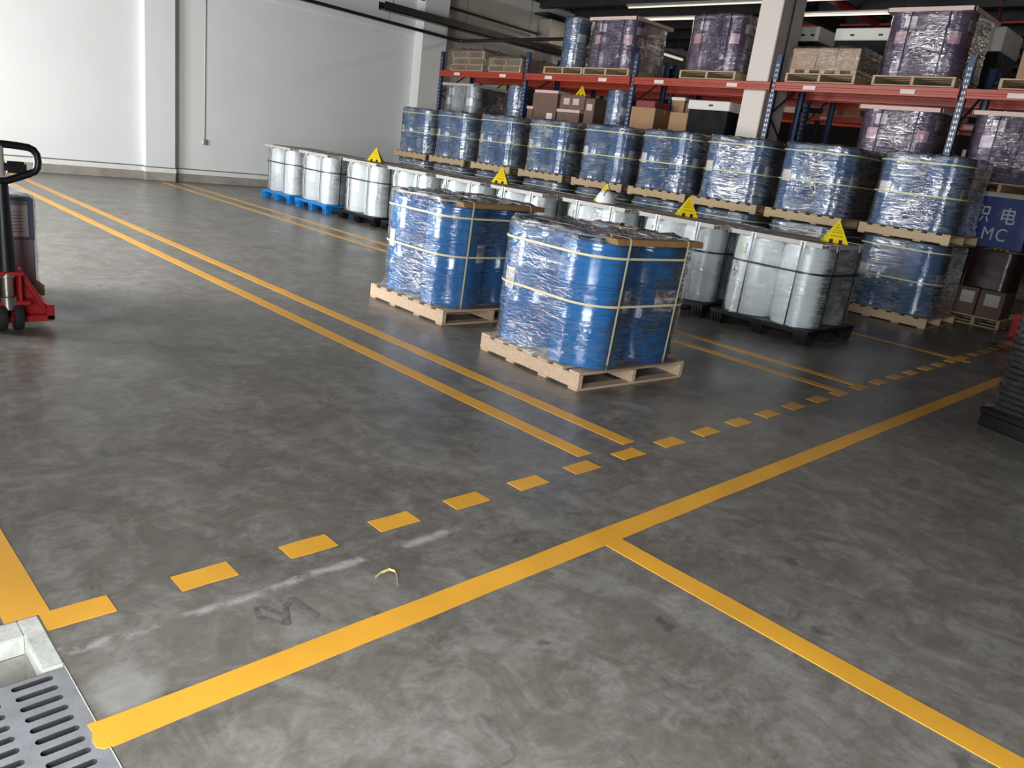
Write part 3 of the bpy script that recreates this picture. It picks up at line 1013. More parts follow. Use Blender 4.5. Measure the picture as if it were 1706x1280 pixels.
WX0 = 7.42
WROW = [(3.22, 1), (4.44, 1), (5.66, 1), (7.02, 1), (8.24, 1), (9.48, 1), (10.80, 1), (12.30, 2), (13.62, 2)]
def white_load(i, y0, kind):
    wx, wy = 1.13, 1.13
    cx, cy = WX0+wx/2, y0+wy/2
    o = ordinal(i+1)
    plastic_pallet(('black' if kind == 1 else 'bright blue') + ' plastic pallet under the %s white drum load from the near end' % o, cx, cy, wx, wy,
                   'plastic_black' if kind == 1 else 'plastic_blue', group='plastic pallets under the white drums')
    z0 = .1505; h = .845
    for (a, b_), w in CORN.items():
        x, y = cx+a*RW*1.003, cy+b_*RW*1.003
        st = []
        if (a, b_) == (-1, -1): st = [(radians(-92), .46, .085, .085, 'label_hazard', True), (radians(-86), .66, .15, .12, 'label_plain', False)]
        elif (a, b_) == (-1, 1): st = [(radians(150), .46, .085, .085, 'label_hazard', True), (radians(158), .68, .14, .12, 'label_green', False)]
        elif (a, b_) == (1, -1): st = [(radians(-60), .46, .085, .085, 'label_hazard', True)]
        drum('white', 'white drum, %s, %s white load from the near end' % (w, o), (x, y, z0), 0, 'white drums on the plastic pallets', st)
    hx = RW*2+.014
    zt = z0+h
    far = i >= 6
    f = film_mesh(hx, hx, z0+.001, zt+.001, .265, 40+i, 'film_white', flare=.004, amp=.003, crumple=.001, topz=(.0002, .0008))
    s = thing('load_wrap', 'clear film with black straps around the %s white drum load from the near end' % o, 'plastic wrap', (cx, cy, 0), 0, 'wraps of the white drums')
    ob('film', f, s)
    # cover board with grey edge protectors
    ob('cover_board', boxme('cover_board', 2*hx-.02, 2*hx-.02, .010, 'board_tan'), s, (0, 0, zt+.003))
    for (sx, sy) in ((-1, 0), (1, 0), (0, -1), (0, 1)):
        b = MB()
        L = hx-.05
        if sx:
            b.box(sx*hx-.002, sx*hx+.002, -L, L, -.030, .012); b.box(min(sx*hx, sx*(hx-.05)), max(sx*hx, sx*(hx-.05)), -L, L, .010, .014)
        else:
            b.box(-L, L, sy*hx-.002, sy*hx+.002, -.030, .012); b.box(-L, L, min(sy*hx, sy*(hx-.05)), max(sy*hx, sy*(hx-.05)), .010, .014)
        ob('edge_protector', b.mesh('edge_protector', 'edge_grey', 0), s, (0, 0, zt+.003))
    ms = 'strap_black'
    hstrap(s, hx, hx, .26, z0+h*.66, ms, w=.009, e=.010)
    for c2 in (-.30, .24):
        vstrap(s, 'y', c2, hx, .152, zt+.016, ms, w=.008, e=.006)
        vstrap(s, 'x', c2, hx, .152, zt+.018, ms, w=.008, e=.006)
        for (px, py) in ((c2, -hx), (c2, hx), (-hx, c2), (hx, c2)):
            b = MB()
            w_ = .030
            if abs(py) == hx:
                sg = 1 if py > 0 else -1
                b.box(px-w_, px+w_, min(py, py+sg*.005), max(py, py+sg*.005), zt-.05, zt+.0165)
                b.box(px-w_, px+w_, min(py, py-sg*.045), max(py, py-sg*.045), zt+.0150, zt+.0185)
            else:
                sg = 1 if px > 0 else -1
                b.box(min(px, px+sg*.005), max(px, px+sg*.005), py-w_, py+w_, zt-.05, zt+.0165)
                b.box(min(px, px-sg*.045), max(px, px-sg*.045), py-w_, py+w_, zt+.0150, zt+.0185)
            ob('corner_protector', b.mesh('corner_protector', 'corner_white', 0), s)
    return zt+.015
for i, (y0, k) in enumerate(WROW):
    ztop = white_load(i, y0, k)
for (i, x, y, rz, t) in ((0, 8.05, 3.45, .52, 'first'), (1, 8.05, 5.28, .70, 'second'), (2, 8.05, 6.55, .45, 'third'), (4, 8.05, 8.55, .62, 'fifth'), (6, 7.95, 11.65, .75, 'seventh')):
    yc = WROW[i][0]
    pyramid('yellow printed warning cone on top of the %s white drum load' % t, x, min(max(y, yc+.15), yc+.98), ztop+.002, rz)
# safety helmet beside the third cone
hm = MB()
prof = [(.128, .0), (.128, .02), (.122, .06), (.105, .105), (.075, .135), (.04, .150), (.008, .155)]
hm.lathe(prof, 28)
hs = thing('safety_helmet', 'white safety helmet resting on the drums beside a yellow cone', 'helmet', (7.80, 6.33, ztop+.003), .3)
ob('shell', hm.mesh('shell', 'helmet_white', 50), hs)
bmh = MB()
vs = []
for i in range(29):
    a = 2*pi*i/28
    r = .135 + .055*max(0, cos(a))**3
    vs += [(r*cos(a), r*sin(a), .012), (r*cos(a), r*sin(a), .006), (.120*cos(a), .120*sin(a), .006), (.120*cos(a), .120*sin(a), .012)]
bmh.add(vs, [(i*4+k_, i*4+(k_+1) % 4, i*4+4+(k_+1) % 4, i*4+4+k_) for i in range(28) for k_ in range(4)])
ob('brim', bmh.mesh('brim', 'helmet_white', 40), hs)
ob('ridge', MB().tube([(.115, 0, .085), (.075, 0, .142), (0, 0, .160), (-.075, 0, .142), (-.115, 0, .085)], .012, 8).mesh('ridge', 'helmet_white', 60), hs)
ob('badge', MB().box(-.012, .012, -.004, .004, 0, .018).mesh('badge', 'ink_black', 0), hs, (.02, -.119, .055), .1)

# ------------------------------------------------------------------ blue stacks, two tiers
BX0 = 10.5
BROW = [3.10, 4.47, 5.74, 6.98, 8.24, 9.58, 10.98, 12.30, 13.60]
def blue_load(i, y0, tier):
    wx, wy = 1.14, 1.13
    cx, cy = BX0+wx/2+random.uniform(-.02, .02), y0+wy/2
    tn = 'upper tier' if tier else 'lower tier'
    zb = 1.052 if tier else 0
    o = ordinal(i+1)
    wood_pallet('wooden pallet under the %s of the %s blue stack from the near end' % (tn, o), cx, cy, zb, wx, wy, 0, 'y', 'wood_tan', 'pallets of the blue stacks')
    z0 = zb+PH; h = .90
    for (a, b_), w in CORN.items():
        if (a, b_) == (1, 1): continue
        if (a, b_) == (-1, -1): st = [(radians(-104), .47, .19, .15, 'label_plain', False)]
        elif (a, b_) == (-1, 1): st = [(radians(152), .47, .19, .15, 'label_plain', False)]
        else: st = [(radians(-70), .47, .17, .15, 'label_plain', False)]
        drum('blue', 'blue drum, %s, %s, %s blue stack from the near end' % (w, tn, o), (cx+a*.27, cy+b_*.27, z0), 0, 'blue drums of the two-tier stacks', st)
    hx = .556
    f = film_mesh(hx, hx, z0+.001, z0+h+.004, .26, 70+i*2+tier, 'film_row', flare=.02, crumple=.006 if not tier else .02, amp=.005)
    s = thing('load_wrap', 'shiny film with yellow straps, %s, %s blue stack from the near end' % (tn, o), 'plastic wrap', (cx, cy, 0), 0, 'wraps of the blue stacks')
    ob('film', f, s)
    hstrap(s, hx, hx, .26, z0+h*.47, 'strap_yellow', w=.008, e=.010)
    hstrap(s, hx, hx, .26, z0+h*.90, 'strap_yellow', w=.008, e=.010)
for i, y0 in enumerate(BROW):
    for tier in (0, 1):
        blue_load(i, y0, tier)

# ------------------------------------------------------------------ pallet racks
PY = [15.09, 12.28, 9.47, 6.655, 3.87, 1.06, -1.75]
def rack(name, label, xf, depth, posts, levels, ztop, ob_mat, up_mat, plates=True, seed=0):
    t = thing(name, label, 'rack')
    rnd = random.Random(seed)
    up = MB()
    # perforated looking upright: C section with slot plates
    up.box(-.045, .045, 0, .004, 0, ztop); up.box(-.045, -.041, 0, .06, 0, ztop); up.box(.041, .045, 0, .06, 0, ztop)
    upm = up.mesh('upright', up_mat, 0)
    hol = MB()
    z = .2
    while z < ztop-.1:
        hol.box(-.022, -.008, -.0015, 0, z, z+.035); hol.box(.008, .022, -.0015, 0, z, z+.035)
        z += .075
    holm = hol.mesh('slot', 'dark_steel' if up_mat != 'rack_blue' else 'galvanised', 0)
    for y in posts:
        for x in (xf, xf+depth):
            u = ob('upright', upm, t, (x, y, 0), rot=(0, 0, radians(-90) if x == xf else radians(90)))
            if x == xf: ob('slot_row', holm, u)
            ob('foot_plate', boxme('foot_plate', .12, .10, .006, up_mat), t, (x, y, 0))
        # frame bracing
        b = MB()
        zz = .15; s = 0
        while zz+.6 < ztop:
            p, q = (xf+.04, y, zz), (xf+depth-.04, y, zz+.6)
            if s: p, q = (xf+depth-.04, y, zz), (xf+.04, y, zz+.6)
            b.tube([p, q], .016, 6)
            zz += .6; s ^= 1
        ob('brace', b.mesh('brace', 'rack_dark' if up_mat == 'rack_blue' else up_mat, 0), t)
    for zt in levels:
        for i in range(len(posts)-1):
            ya, yb = posts[i+1], posts[i]
            for side, x in ((0, xf), (1, xf+depth)):
                b = MB()
                x0, x1 = (x-.045, x+.005) if side == 0 else (x-.005, x+.045)
                # stepped box beam with a groove
                b.box(x0, x1, ya+.05, yb-.05, zt-.125, zt-.085)
                b.box(x0+.008, x1-.008, ya+.05, yb-.05, zt-.085, zt-.055)
                b.box(x0, x1, ya+.05, yb-.05, zt-.055, zt)
                bm_ = ob('beam', b.mesh('beam', ob_mat, 0, .003), t)
                if side == 0:
                    for y in (ya+.047, yb-.047):
                        ob('beam_bracket', boxme('beam_bracket', .055, .012, .20, ob_mat), bm_, (x-.02, y, zt-.16))
                    if plates:
                        for fr in (.24, .76):
                            ob('label_plate', boxme('label_plate', .003, .20, .06, 'white_plate', 0), bm_, (x0-.002, ya+(yb-ya)*fr+rnd.uniform(-.06, .06), zt-.098))
    return t
XF = 11.9
rack('storage_rack', 'orange beamed storage rack with blue uprights behind the blue stacks', XF, 1.0, PY, (1.76, 3.04), 3.45, 'rack_orange', 'rack_blue')
rack('storage_rack', 'second storage rack standing back to back behind the front rack', 13.12, 1.0, PY, (1.76, 3.04), 3.45, 'rack_orange', 'rack_blue', plates=False, seed=2)
rack('storage_rack', 'distant dark storage rack seen through the empty bay', 16.6, 1.0, [y-.9 for y in PY], (1.66, 3.04), 4.2, 'rack_orange', 'rack_dark', seed=3)

# rack loads ------------------------------------------------------
def rack_drums(o, kind, y0, y1, zb, lab, film_, cap, seed, corners=None, mid='label_pink', wx=1.12):
    cy = (y0+y1)/2; wy = y1-y0; cx = 11.82+wx/2
    wood_pallet('wooden pallet carrying the %s' % lab, cx, cy, zb, wx, wy, 0, 'x', 'wood_tan', 'pallets on the storage rack')
    z0 = zb+PH
    for (a, b_), w in CORN.items():
        if (a, b_) == (1, 1): continue
        st = [(radians(180), .47, .20, .15, mid, False)]
        if (a, b_) == (-1, -1): st = [(radians(205), .50, .15, .15, mid, False), (radians(-96), .47, .18, .15, mid, False), (radians(170), .19, .07, .07, 'label_corrosive', True), (radians(-110), .66, .15, .13, 'label_plain', False)]
        if (a, b_) == (-1, 1): st = [(radians(172), .50, .18, .15, mid, False), (radians(190), .70, .15, .14, 'label_plain', False)]
        drum(kind, '%s drum, %s, of the %s' % (kind, w.replace('aisle', 'front'), lab), (cx+a*.272, cy+b_*.272, z0), 0, 'drums on the storage rack', st)
    hx, hy = .560, .560
    f = film_mesh(hx, hy, z0+.001, z0+.868, .24, seed, film_, flare=.012, amp=.006, crumple=.02)
    s = thing('load_wrap', 'glossy film with dark straps around the %s' % lab, 'plastic wrap', (cx, cy, 0), 0, 'wraps of the rack loads')
    ob('film', f, s)
    if cap:
        for (sx, sy) in ((-1, 0), (0, -1), (1, 0), (0, 1)):
            if sx: me = boxme('cap_edging', .006, 1.10, .055, cap, 0); l = (sx*(hx+.014), 0, z0+.822)
            else: me = boxme('cap_edging', 1.10, .006, .055, cap, 0); l = (0, sy*(hy+.014), z0+.822)
            ob('cap_edging', me, s, l)
    for c in (-.28, .22):
        vstrap(s, 'x', c, hx, z0+.001, z0+.878, 'strap_black', w=.007, e=.012)
rack_drums(0, 'violet', 3.98, 5.10, 3.042, 'big violet load on the top shelf', 'film_violet', 'cap_pink', 201)
rack_drums(0, 'violet', 7.33, 8.43, 3.042, 'violet top shelf load beside the pillar', 'film_violet', None, 202)
rack_drums(0, 'violet', 9.535, 10.65, 3.042, 'violet top shelf load by lone drum', 'film_violet', 'cap_pink', 203)
rack_drums(0, 'violet', 4.06, 5.16, 1.762, 'silvery load on the lower shelf', 'film_violet', 'cap_pink', 204)
rack_drums(0, 'violet', 2.54, 3.64, 1.762, 'violet load above the blue sign', 'film_violet', 'cap_pink', 205, mid='label_plain')
rack_drums(0, 'grey', 13.68, 14.94, 1.762, 'grey load beside the back wall', 'film_row', 'edge_grey', 206, mid='label_plain')

def lone_drum(kind, x, y, zb, lab, seed, pal=True, sc=1.0):
    if pal:
        wood_pallet('wooden pallet under the %s' % lab, 12.39, y, zb, 1.12, 1.04, 0, 'x', 'wood_tan', 'pallets on the storage rack')
        zb += PH
    else:
        ob_ = thing('plastic_pallet', 'dark low pallet under the %s' % lab, 'pallet', (12.4, y, zb), 0, 'pallets on the storage rack', boxme('plastic_pallet', 1.1, .56, .13, 'plastic_black', .01))
        zb += .1305
    d = drum(kind, lab, (x, y, zb), 0, 'lone drums on the storage rack', [(radians(-120), .55, .18, .14, 'label_plain', False)])
    f = film_mesh(.282, .282, zb+.01, zb+.905, .281, seed, 'film_row', flare=.02, amp=.006)
    ob('film', f, d, (0, 0, -zb))
lone_drum('blue', 12.15, 11.2, 3.042, 'lone blue drum on the top shelf beside the violet load', 301)
lone_drum('blue', 12.16, 9.87, 1.762, 'lone blue drum on the lower shelf beside the brown cartons', 302, False)
lone_drum('blue', 12.16, 12.63, 1.762, 'lone blue drum on the lower shelf beside the grey load', 303, False)

def carton(label, x0, x1, y0, y1, z0, z1, material='carton', group=None, tape_=True, lid=None, sticker_=None):
    t = thing('cardboard_box', label, 'box', ((x0+x1)/2, (y0+y1)/2, z0), 0, group)
    dx, dy, dz = x1-x0, y1-y0, z1-z0
    ob('box_body', boxme('box_body', dx, dy, dz, material, .006), t)
    if tape_:
        ob('packing_tape', boxme('packing_tape', .05, dy+.003, .08, 'packing_tape', 0), t, (0, 0, dz-.078))
        ob('packing_tape', boxme('packing_tape', .05, dy+.003, .0015, 'packing_tape', 0), t, (0, 0, dz))
    if lid:
        ob('lid_edge', boxme('lid_edge', dx+.02, dy+.02, .055, lid, .003), t, (0, 0, dz-.05))
    if sticker_:
        for (oy, oz, w, h, m_) in sticker_:
            me = flat_label(w, h, m_)
            ob('label_sticker', me, t, (-dx/2-.002, oy, oz))
    return t
FL = {}
def flat_label(w, h, material):
    k = (w, h, material)
    if k not in FL:
        me = bpy.data.meshes.new('label_sticker')
        me.from_pydata([(0, w/2, -h/2), (0, -w/2, -h/2), (0, -w/2, h/2), (0, w/2, h/2)], [], [(0, 1, 2, 3)])
        ul = me.uv_layers.new(name='UVMap')
        for i, c in enumerate(((0, 0), (1, 0), (1, 1), (0, 1))): ul.data[i].uv = c
        me.materials.append(MATS[material])
        FL[k] = me
    return FL[k]

# top shelf, bay with the cartons
wood_pallet('wooden pallet under three taped brown cartons on the top shelf', 12.38, 5.90, 3.042, 1.12, 1.10, 0, 'x', 'wood_tan', 'pallets on the storage rack')
g = 'brown cartons on the top shelf'
zc = 3.042+PH
sl = thing('slip_pallet', 'low slatted timber base beneath the top shelf cartons', 'pallet', (12.36, 5.89, zc), 0)
for yy in (-.48, -.24, 0, .24, .48):
    ob('slat', boxme('slat', 1.02, .08, .05, 'wood_tan'), sl, (0, yy, 0))
ob('top_sheet', boxme('top_sheet', 1.04, 1.06, .012, 'wood_tan'), sl, (0, 0, .0505))
zc += .0627
for j, (a, b_, w) in enumerate(((5.37, 5.71, 'near'), (5.715, 6.02, 'middle'), (6.025, 6.42, 'far'))):
    carton('%s one of three taped brown cartons on the top shelf' % w, 11.86, 12.85, a, b_, zc, zc+.30, 'carton', g)
f = film_mesh(.535, .56, 3.042+PH+.001, zc+.306, .03, 310, 'film_clear', flare=.01, amp=.008)
thing('stretch_film', 'crinkled film around the brown cartons on the top shelf', 'plastic film', (12.355, 5.895, 0), 0, 'film on the rack loads', f)
# far right pallet on the top shelf
wood_pallet('wooden pallet at the frame edge of the top shelf', 12.38, 2.93, 3.042, 1.12, 1.04, 0, 'x', 'wood_tan', 'pallets on the storage rack')
carton('tall tan carton on the top shelf pallet by the frame edge', 11.86, 12.5, 2.5, 3.29, 3.042+PH, 3.95, 'carton')
# flattened pallets wrapped in dusty film at the far end of the top shelf
wood_pallet('lowest pallet of the film wrapped pile at the far end', 12.4, 14.15, 3.042, 1.1, 1.1, 0, 'x', 'wood_tan', 'piled empty pallets')
wood_pallet('middle pallet of the film wrapped pile at the far end', 12.42, 14.10, 3.042+PH+.001, 1.1, 1.1, .03, 'x', 'wood_tan', 'piled empty pallets')
wood_pallet('topmost pallet of the film wrapped pile at the far end', 12.40, 14.12, 3.042+2*PH+.002, 1.1, 1.1, -.02, 'x', 'wood_tan', 'piled empty pallets')
wood_pallet('lower empty pallet next to the wrapped pile', 12.4, 12.91, 3.042, 1.1, 1.0, 0, 'x', 'wood_tan', 'piled empty pallets')
wood_pallet('upper empty pallet next to the wrapped pile', 12.42, 12.91, 3.042+PH+.001, 1.08, 1.0, 0, 'x', 'wood_tan', 'piled empty pallets')
f = film_mesh(.625, .625, 3.0421, 3.47, .06, 311, 'film_dusty', flare=.01, amp=.02, crumple=.05)
thing('stretch_film', 'dusty film bundled around the pile of empty pallets', 'plastic film', (12.40, 14.13, 0), 0, 'film on the rack loads', f)
f = film_mesh(.59, .555, 3.043, 3.335, .06, 312, 'film_dusty', flare=.01, amp=.015, crumple=.05)
thing('stretch_film', 'dusty film over the two empty pallets beside the pile', 'plastic film', (12.40, 12.91, 0), 0, 'film on the rack loads', f)

# lower shelf: brown cartons with pale cap edges, a cone
zs = 1.762
wood_pallet('wooden pallet under the brown cartons on the lower shelf', 12.4, 11.2, zs, 1.1, 1.7, 0, 'x', 'wood_tan', 'pallets on the storage rack')
zs += PH
g = 'brown cartons on the lower shelf'
carton('large brown carton with pale cap on the lower shelf', 11.93, 12.9, 11.32, 11.96, zs, 2.735, 'carton_dark', g, False, 'cap_pink', [(-.15, .35, .16, .12, 'label_plain')])
carton('lower brown carton with pale rim beside the large one', 11.95, 12.9, 10.70, 11.30, zs, 2.40, 'carton_dark', g, False, 'cap_pink')
carton('upper brown carton with labels beneath the yellow cone', 11.97, 12.9, 10.62, 11.28, 2.407, 2.68, 'carton_dark', g, False, None, [(.15, .15, .16, .12, 'label_pink'), (-.1, .15, .16, .12, 'label_pink')])
carton('small brown carton beside the lone drum on lower shelf', 11.97, 12.9, 10.36, 10.60, zs, 2.64, 'carton_dark', g, False, None, [(.0, .58, .14, .12, 'label_pink')])
carton('narrow brown carton against the upright on lower shelf', 11.93, 12.6, 11.98, 12.14, zs, 2.41, 'carton_dark', g, False, 'cap_pink')
pyramid('small yellow warning cone on the brown cartons in the rack', 12.1, 10.85, 2.683, .6, .85, None)
# lower shelf: bay with the pillar
wood_pallet('wooden pallet under the mixed cartons left of the pillar', 12.4, 8.81, 1.762, 1.1, 1.18, 0, 'x', 'wood_tan', 'pallets on the storage rack')
g = 'mixed cartons on the lower shelf by the pillar'
carton('light brown wide carton in front on the lower shelf', 11.9, 12.5, 8.86, 9.40, zs, 2.54, 'carton', g)
carton('tall carton with a white printed top on the lower shelf', 12.55, 12.8, 8.72, 9.0, zs, 2.80, 'carton', g, True, 'carton_white')
carton('plain brown carton behind the tall white-topped carton', 12.0, 12.5, 8.22, 8.60, zs, 2.50, 'carton', g)
carton('dark brown carton standing upright on the mixed pallet', 12.55, 12.9, 8.23, 8.68, zs, 2.72, 'carton_dark', g)
carton('flat red carton lying on top of the light brown carton', 11.98, 12.45, 8.95, 9.38, 2.545, 2.66, 'carton_red', g, False)
blk = thing('storage_crate', 'black crate with a flat white lid beside the pillar', 'crate', (12.4, 7.78, 1.762), 0)
ob('crate_body', boxme('crate_body', .95, .78, .80, 'crate_black', .01), blk)
ob('lid', boxme('lid', 1.0, .82, .15, 'carton_white', .01), blk, (0, 0, .8005))
ob('handle_hole', boxme('handle_hole', .004, .08, .03, 'ink_black', 0), blk, (-.502, -.05, .86))
# back to back rack: black crates with white lids on the top level
def lidded(label, y0, y1, z0, zl, z1, x0=13.12, x1=14.0):
    t = thing('storage_crate', label, 'crate', ((x0+x1)/2, (y0+y1)/2, z0), 0, 'black crates with white lids on the rear rack')
    dx, dy = x1-x0, y1-y0
    ob('crate_body', boxme('crate_body', dx-.03, dy-.03, zl-z0, 'crate_black', .01), t)
    ob('lid', boxme('lid', dx, dy, z1-zl, 'carton_white', .012), t, (0, 0, zl-z0+.0005))
    for o_ in (-dy*.22, dy*.22):
        ob('handle_hole', boxme('handle_hole', .004, .07, .03, 'ink_black', 0), t, (-dx/2-.001, o_, (zl-z0)+(z1-zl)*.35))
lidded('black crate with white lid behind the cartons, next to pillar', 6.72, 7.10, 3.042, 3.86, 4.09)
lidded('wide black crate with white lid behind the cartons', 5.40, 6.44, 3.042, 3.87, 4.055)
lidded('black crate with white lid behind the big violet load', 3.93, 4.90, 3.042, 3.72, 4.05)
g = 'dark canisters on the rear rack'
for q, (a, b_, zt, m_) in enumerate(((9.82, 10.0, 3.50, 'carton_white'), (9.62, 9.80, 3.44, 'crate_black'), (9.36, 9.58, 3.42, 'drum_black'))):
    t = thing('canister', ('white', 'black', 'dark blue')[q] + ' canister on the rear rack in the top shelf gap', 'canister', (13.4, (a+b_)/2, 3.042), 0, g)
    ob('canister_body', boxme('canister_body', .3, b_-a, zt-3.042-.04, m_, .02), t)
    ob('cap', MB().lathe([(.03, 0), (.03, .03), (.025, .035)], 16).mesh('cap', 'crate_black'), t, (0, 0, zt-3.042-.04))
wood_pallet('wooden pallet half hidden on the rear rack top level', 13.62, 9.0, 3.042, .9, .7, 0, 'x', 'wood_tan', 'pallets on the storage rack')
# distant rack contents
rnd = random.Random(11)
g = 'far boxes on the distant rack'
k = 0
DESC = [('white', 'carton_white'), ('brown', 'carton'), ('black', 'crate_black'), ('dark brown', 'carton_dark')]
for zb, zn in ((1.662, 'lower shelf'), (3.042, 'upper shelf')):
    y = 12.8; i_ = 0
    while y > 1.5:
        w = rnd.uniform(.28, .6); h = rnd.uniform(.25, .95) if zb < 2 else rnd.uniform(.2, .6)
        c_ = rnd.choice(DESC)
        if all(abs((y-w/2)-(p-.9)) > w/2+.06 for p in PY):
            i_ += 1
            carton('%s box, %s along the %s of the distant rack' % (c_[0], ordinal(min(i_, 29)), zn), 16.62, 17.3, y-w, y, zb, zb+h, c_[1], g, False)
        y -= w+rnd.uniform(.03, .35)

# under the rack by the sign: cartons, dark wrapped load, sign, cone, guard
wood_pallet('dark wooden pallet under the labelled cartons below the blue sign', 12.57, 2.98, 0, 1.14, .66, 0, 'x', 'wood_tan')
g = 'labelled brown cartons below the sign'
carton('labelled brown carton below the sign, beside the blue stack', 12.02, 12.55, 3.01, 3.28, PH, .505, 'carton_dark', g, False, None, [(-.01, .24, .17, .16, 'label_box')])
carton('labelled brown carton below the sign, beside the red guard', 12.02, 12.55, 2.68, 2.99, PH, .505, 'carton_dark', g, False, None, [(-.01, .24, .18, .16, 'label_box')])
wr = thing('wrapped_load', 'dark maroon film wrapped load standing on the labelled cartons', 'load', (12.34, 2.98, .512), 0)
ob('load_body', film_mesh(.30, .295, 0, .50, .12, 320, 'maroon', flare=.01, amp=.008), wr)
ob('rim_tape', MB().ribbon([(x_, y_, .50) for x_, y_ in rrect(.28, .28, .12, 6)], (0, 0, .018), .003, True).mesh('rim_tape', 'carton_dark', 30), wr)
pyramid('yellow warning cone half hidden beneath the blue sign', 12.33, 3.0, 1.04, .5, .75, None)
def sign():
    t = thing('sign', 'blue sign with white Chinese characters and Latin capitals under the rack', 'sign', (11.83, 3.24, 1.07), 0)
    ob('sign_panel', boxme('sign_panel', .02, 1.22, .645, 'sign_blue', .002), t)
    ob('top_rail', boxme('top_rail', .03, 1.22, .05, 'edge_grey', .002), t, (0, 0, .6455))
    for o_ in (-.5, .5):
        ob('hanger', boxme('hanger', .006, .03, .05, 'galvanised', 0), t, (.0135, o_, .60))
    def text(s_, size, y, z, off=0.0):
        cu = bpy.data.curves.new('lettering', 'FONT')
        cu.body = s_; cu.size = size; cu.extrude = .0008; cu.offset = off; cu.align_x = 'LEFT'
        tmp = bpy.data.objects.new('lettering', cu)
        COL.objects.link(tmp)
        bpy.context.view_layer.update()
        me = bpy.data.meshes.new_from_object(tmp.evaluated_get(bpy.context.evaluated_depsgraph_get()))
        bpy.data.objects.remove(tmp)
        me.materials.clear(); me.materials.append(MATS['sign_white'])
        o = ob('lettering', me, t, (-.0115, y, z), rot=(radians(90), 0, radians(-90)))
        return o
    a = text('\u79ef', .235, .06, .335, .002); a.scale.x = .85
    a = text('\u7535', .235, -.25, .335, .002); a.scale.x = .85
    for s_, y in (('S', .04), ('M', -.095), ('C', -.265)):
        a = text(s_, .235, y, .095); a.scale.x = .82
    return t
sign()
gd = thing('post_guard', 'red upright post guard standing beside the labelled cartons', 'guard', (11.75, 2.37, 0), 0)
b = MB(); b.box(-.07, .07, -.075, -.065, 0, .30); b.box(-.07, -.06, -.075, .075, 0, .30); b.box(.06, .07, -.075, .075, 0, .30)
ob('guard_shell', b.mesh('guard_shell', 'red_guard', 0, .003), gd)
ob('foot_plate', boxme('foot_plate', .2, .2, .008, 'red_guard', .002), gd)
bn = thing('bin', 'dark green bin beside the red post guard', 'bin', (12.05, 2.02, 0), 0)
ob('bin_body', MB().lathe([(.14, 0), (.17, .45), (.175, .46)], 24).mesh('bin_body', 'green_dark'), bn)
ob('bin_rim', MB().tube([(.175*cos(2*pi*i/24), .175*sin(2*pi*i/24), .46) for i in range(24)], .008, 6, True).mesh('bin_rim', 'green_dark'), bn)

# ------------------------------------------------------------------ wrapped dark tray stack at the frame edge
st = thing('plastic_pallet', 'black plastic pallet under the wrapped dark tray stack', 'pallet', (6.63, .67, 0), radians(-22))
b = MB(); b.box(-.5, .5, -.55, .55, .10, .14)
ob('deck', b.mesh('deck', 'plastic_black', 0, .008), st)
for i in (-1, 0, 1):
    ob('runner', boxme('runner', .12, 1.08, .10, 'plastic_black', .01), st, (i*.43, 0, 0))
sk = thing('tray_stack', 'tall stack of thin dark trays on a black pallet by the frame edge', 'stack', (6.615, .735, .1405), radians(-22))
rnd = random.Random(5)
for i in range(22):
    e = rnd.uniform(-.008, .008)
    k_ = ('tray', i % 4)
    if k_ not in BOXC:
        pts = rrect(.42+rnd.uniform(-.006, .006), .46, .10, 6)
        n_ = len(pts)
        b = MB()
        b.add([(x_*.97, y_*.97, 0) for x_, y_ in pts] + [(x_, y_, .012) for x_, y_ in pts] + [(x_, y_, .036) for x_, y_ in pts] + [(x_*.975, y_*.975, .041) for x_, y_ in pts],
              [tuple(reversed(range(n_)))] + [(r_*n_+i_, r_*n_+(i_+1) % n_, (r_+1)*n_+(i_+1) % n_, (r_+1)*n_+i_) for r_ in range(3) for i_ in range(n_)] + [tuple(3*n_+i_ for i_ in range(n_))])
        BOXC[k_] = b.mesh('tray', 'tray_dark', 40)
    ob('tray', BOXC[k_], sk, (e, rnd.uniform(-.008, .008), i*.042))
f = film_mesh(.437, .477, .005, .945, .11, 330, 'film_dark', flare=.05, amp=.005)
ob('film', f, sk)

# ------------------------------------------------------------------ pallet truck and the wrapped cabinet
tx, ty = 1.135, 5.60
pt = thing('pallet_truck', 'red hand pallet truck with black handle, carrying a wrapped cabinet', 'pallet truck', (tx, ty, 0), 0)
b = MB().lathe([(.058, .385), (.055, .50), (.046, .70), (.040, .95)], 18)
ob('mast', b.mesh('mast', 'truck_black', 40), pt)
loop = []
cxh, wz0, wz1 = .0, .95, 1.135
for (x_, z_) in ((.02, .935), (.08, .958), (.145, .985), (.178, 1.002), (.194, 1.026), (.199, 1.065), (.194, 1.105), (.178, 1.130), (.15, 1.143), (.08, 1.149), (.0, 1.152), (-.08, 1.149), (-.15, 1.143), (-.178, 1.130), (-.194, 1.105), (-.199, 1.065), (-.194, 1.026), (-.178, 1.002), (-.145, .985), (-.08, .958), (-.02, .935)):
    loop.append((x_, -.03, z_))
ob('handle_loop', MB().tube(loop, .022, 10, True).mesh('handle_loop', 'truck_black', 60), pt)
ob('lever_stem', MB().tube([(0, -.03, .96), (0, -.03, 1.15)], .02, 10).mesh('lever_stem', 'board_tan', 40), pt)
b = MB(); b.box(.02, .135, -.05, .0, .985, 1.055); 
ob('control_lever', b.mesh('control_lever', 'truck_black', 0, .012, 2), pt)
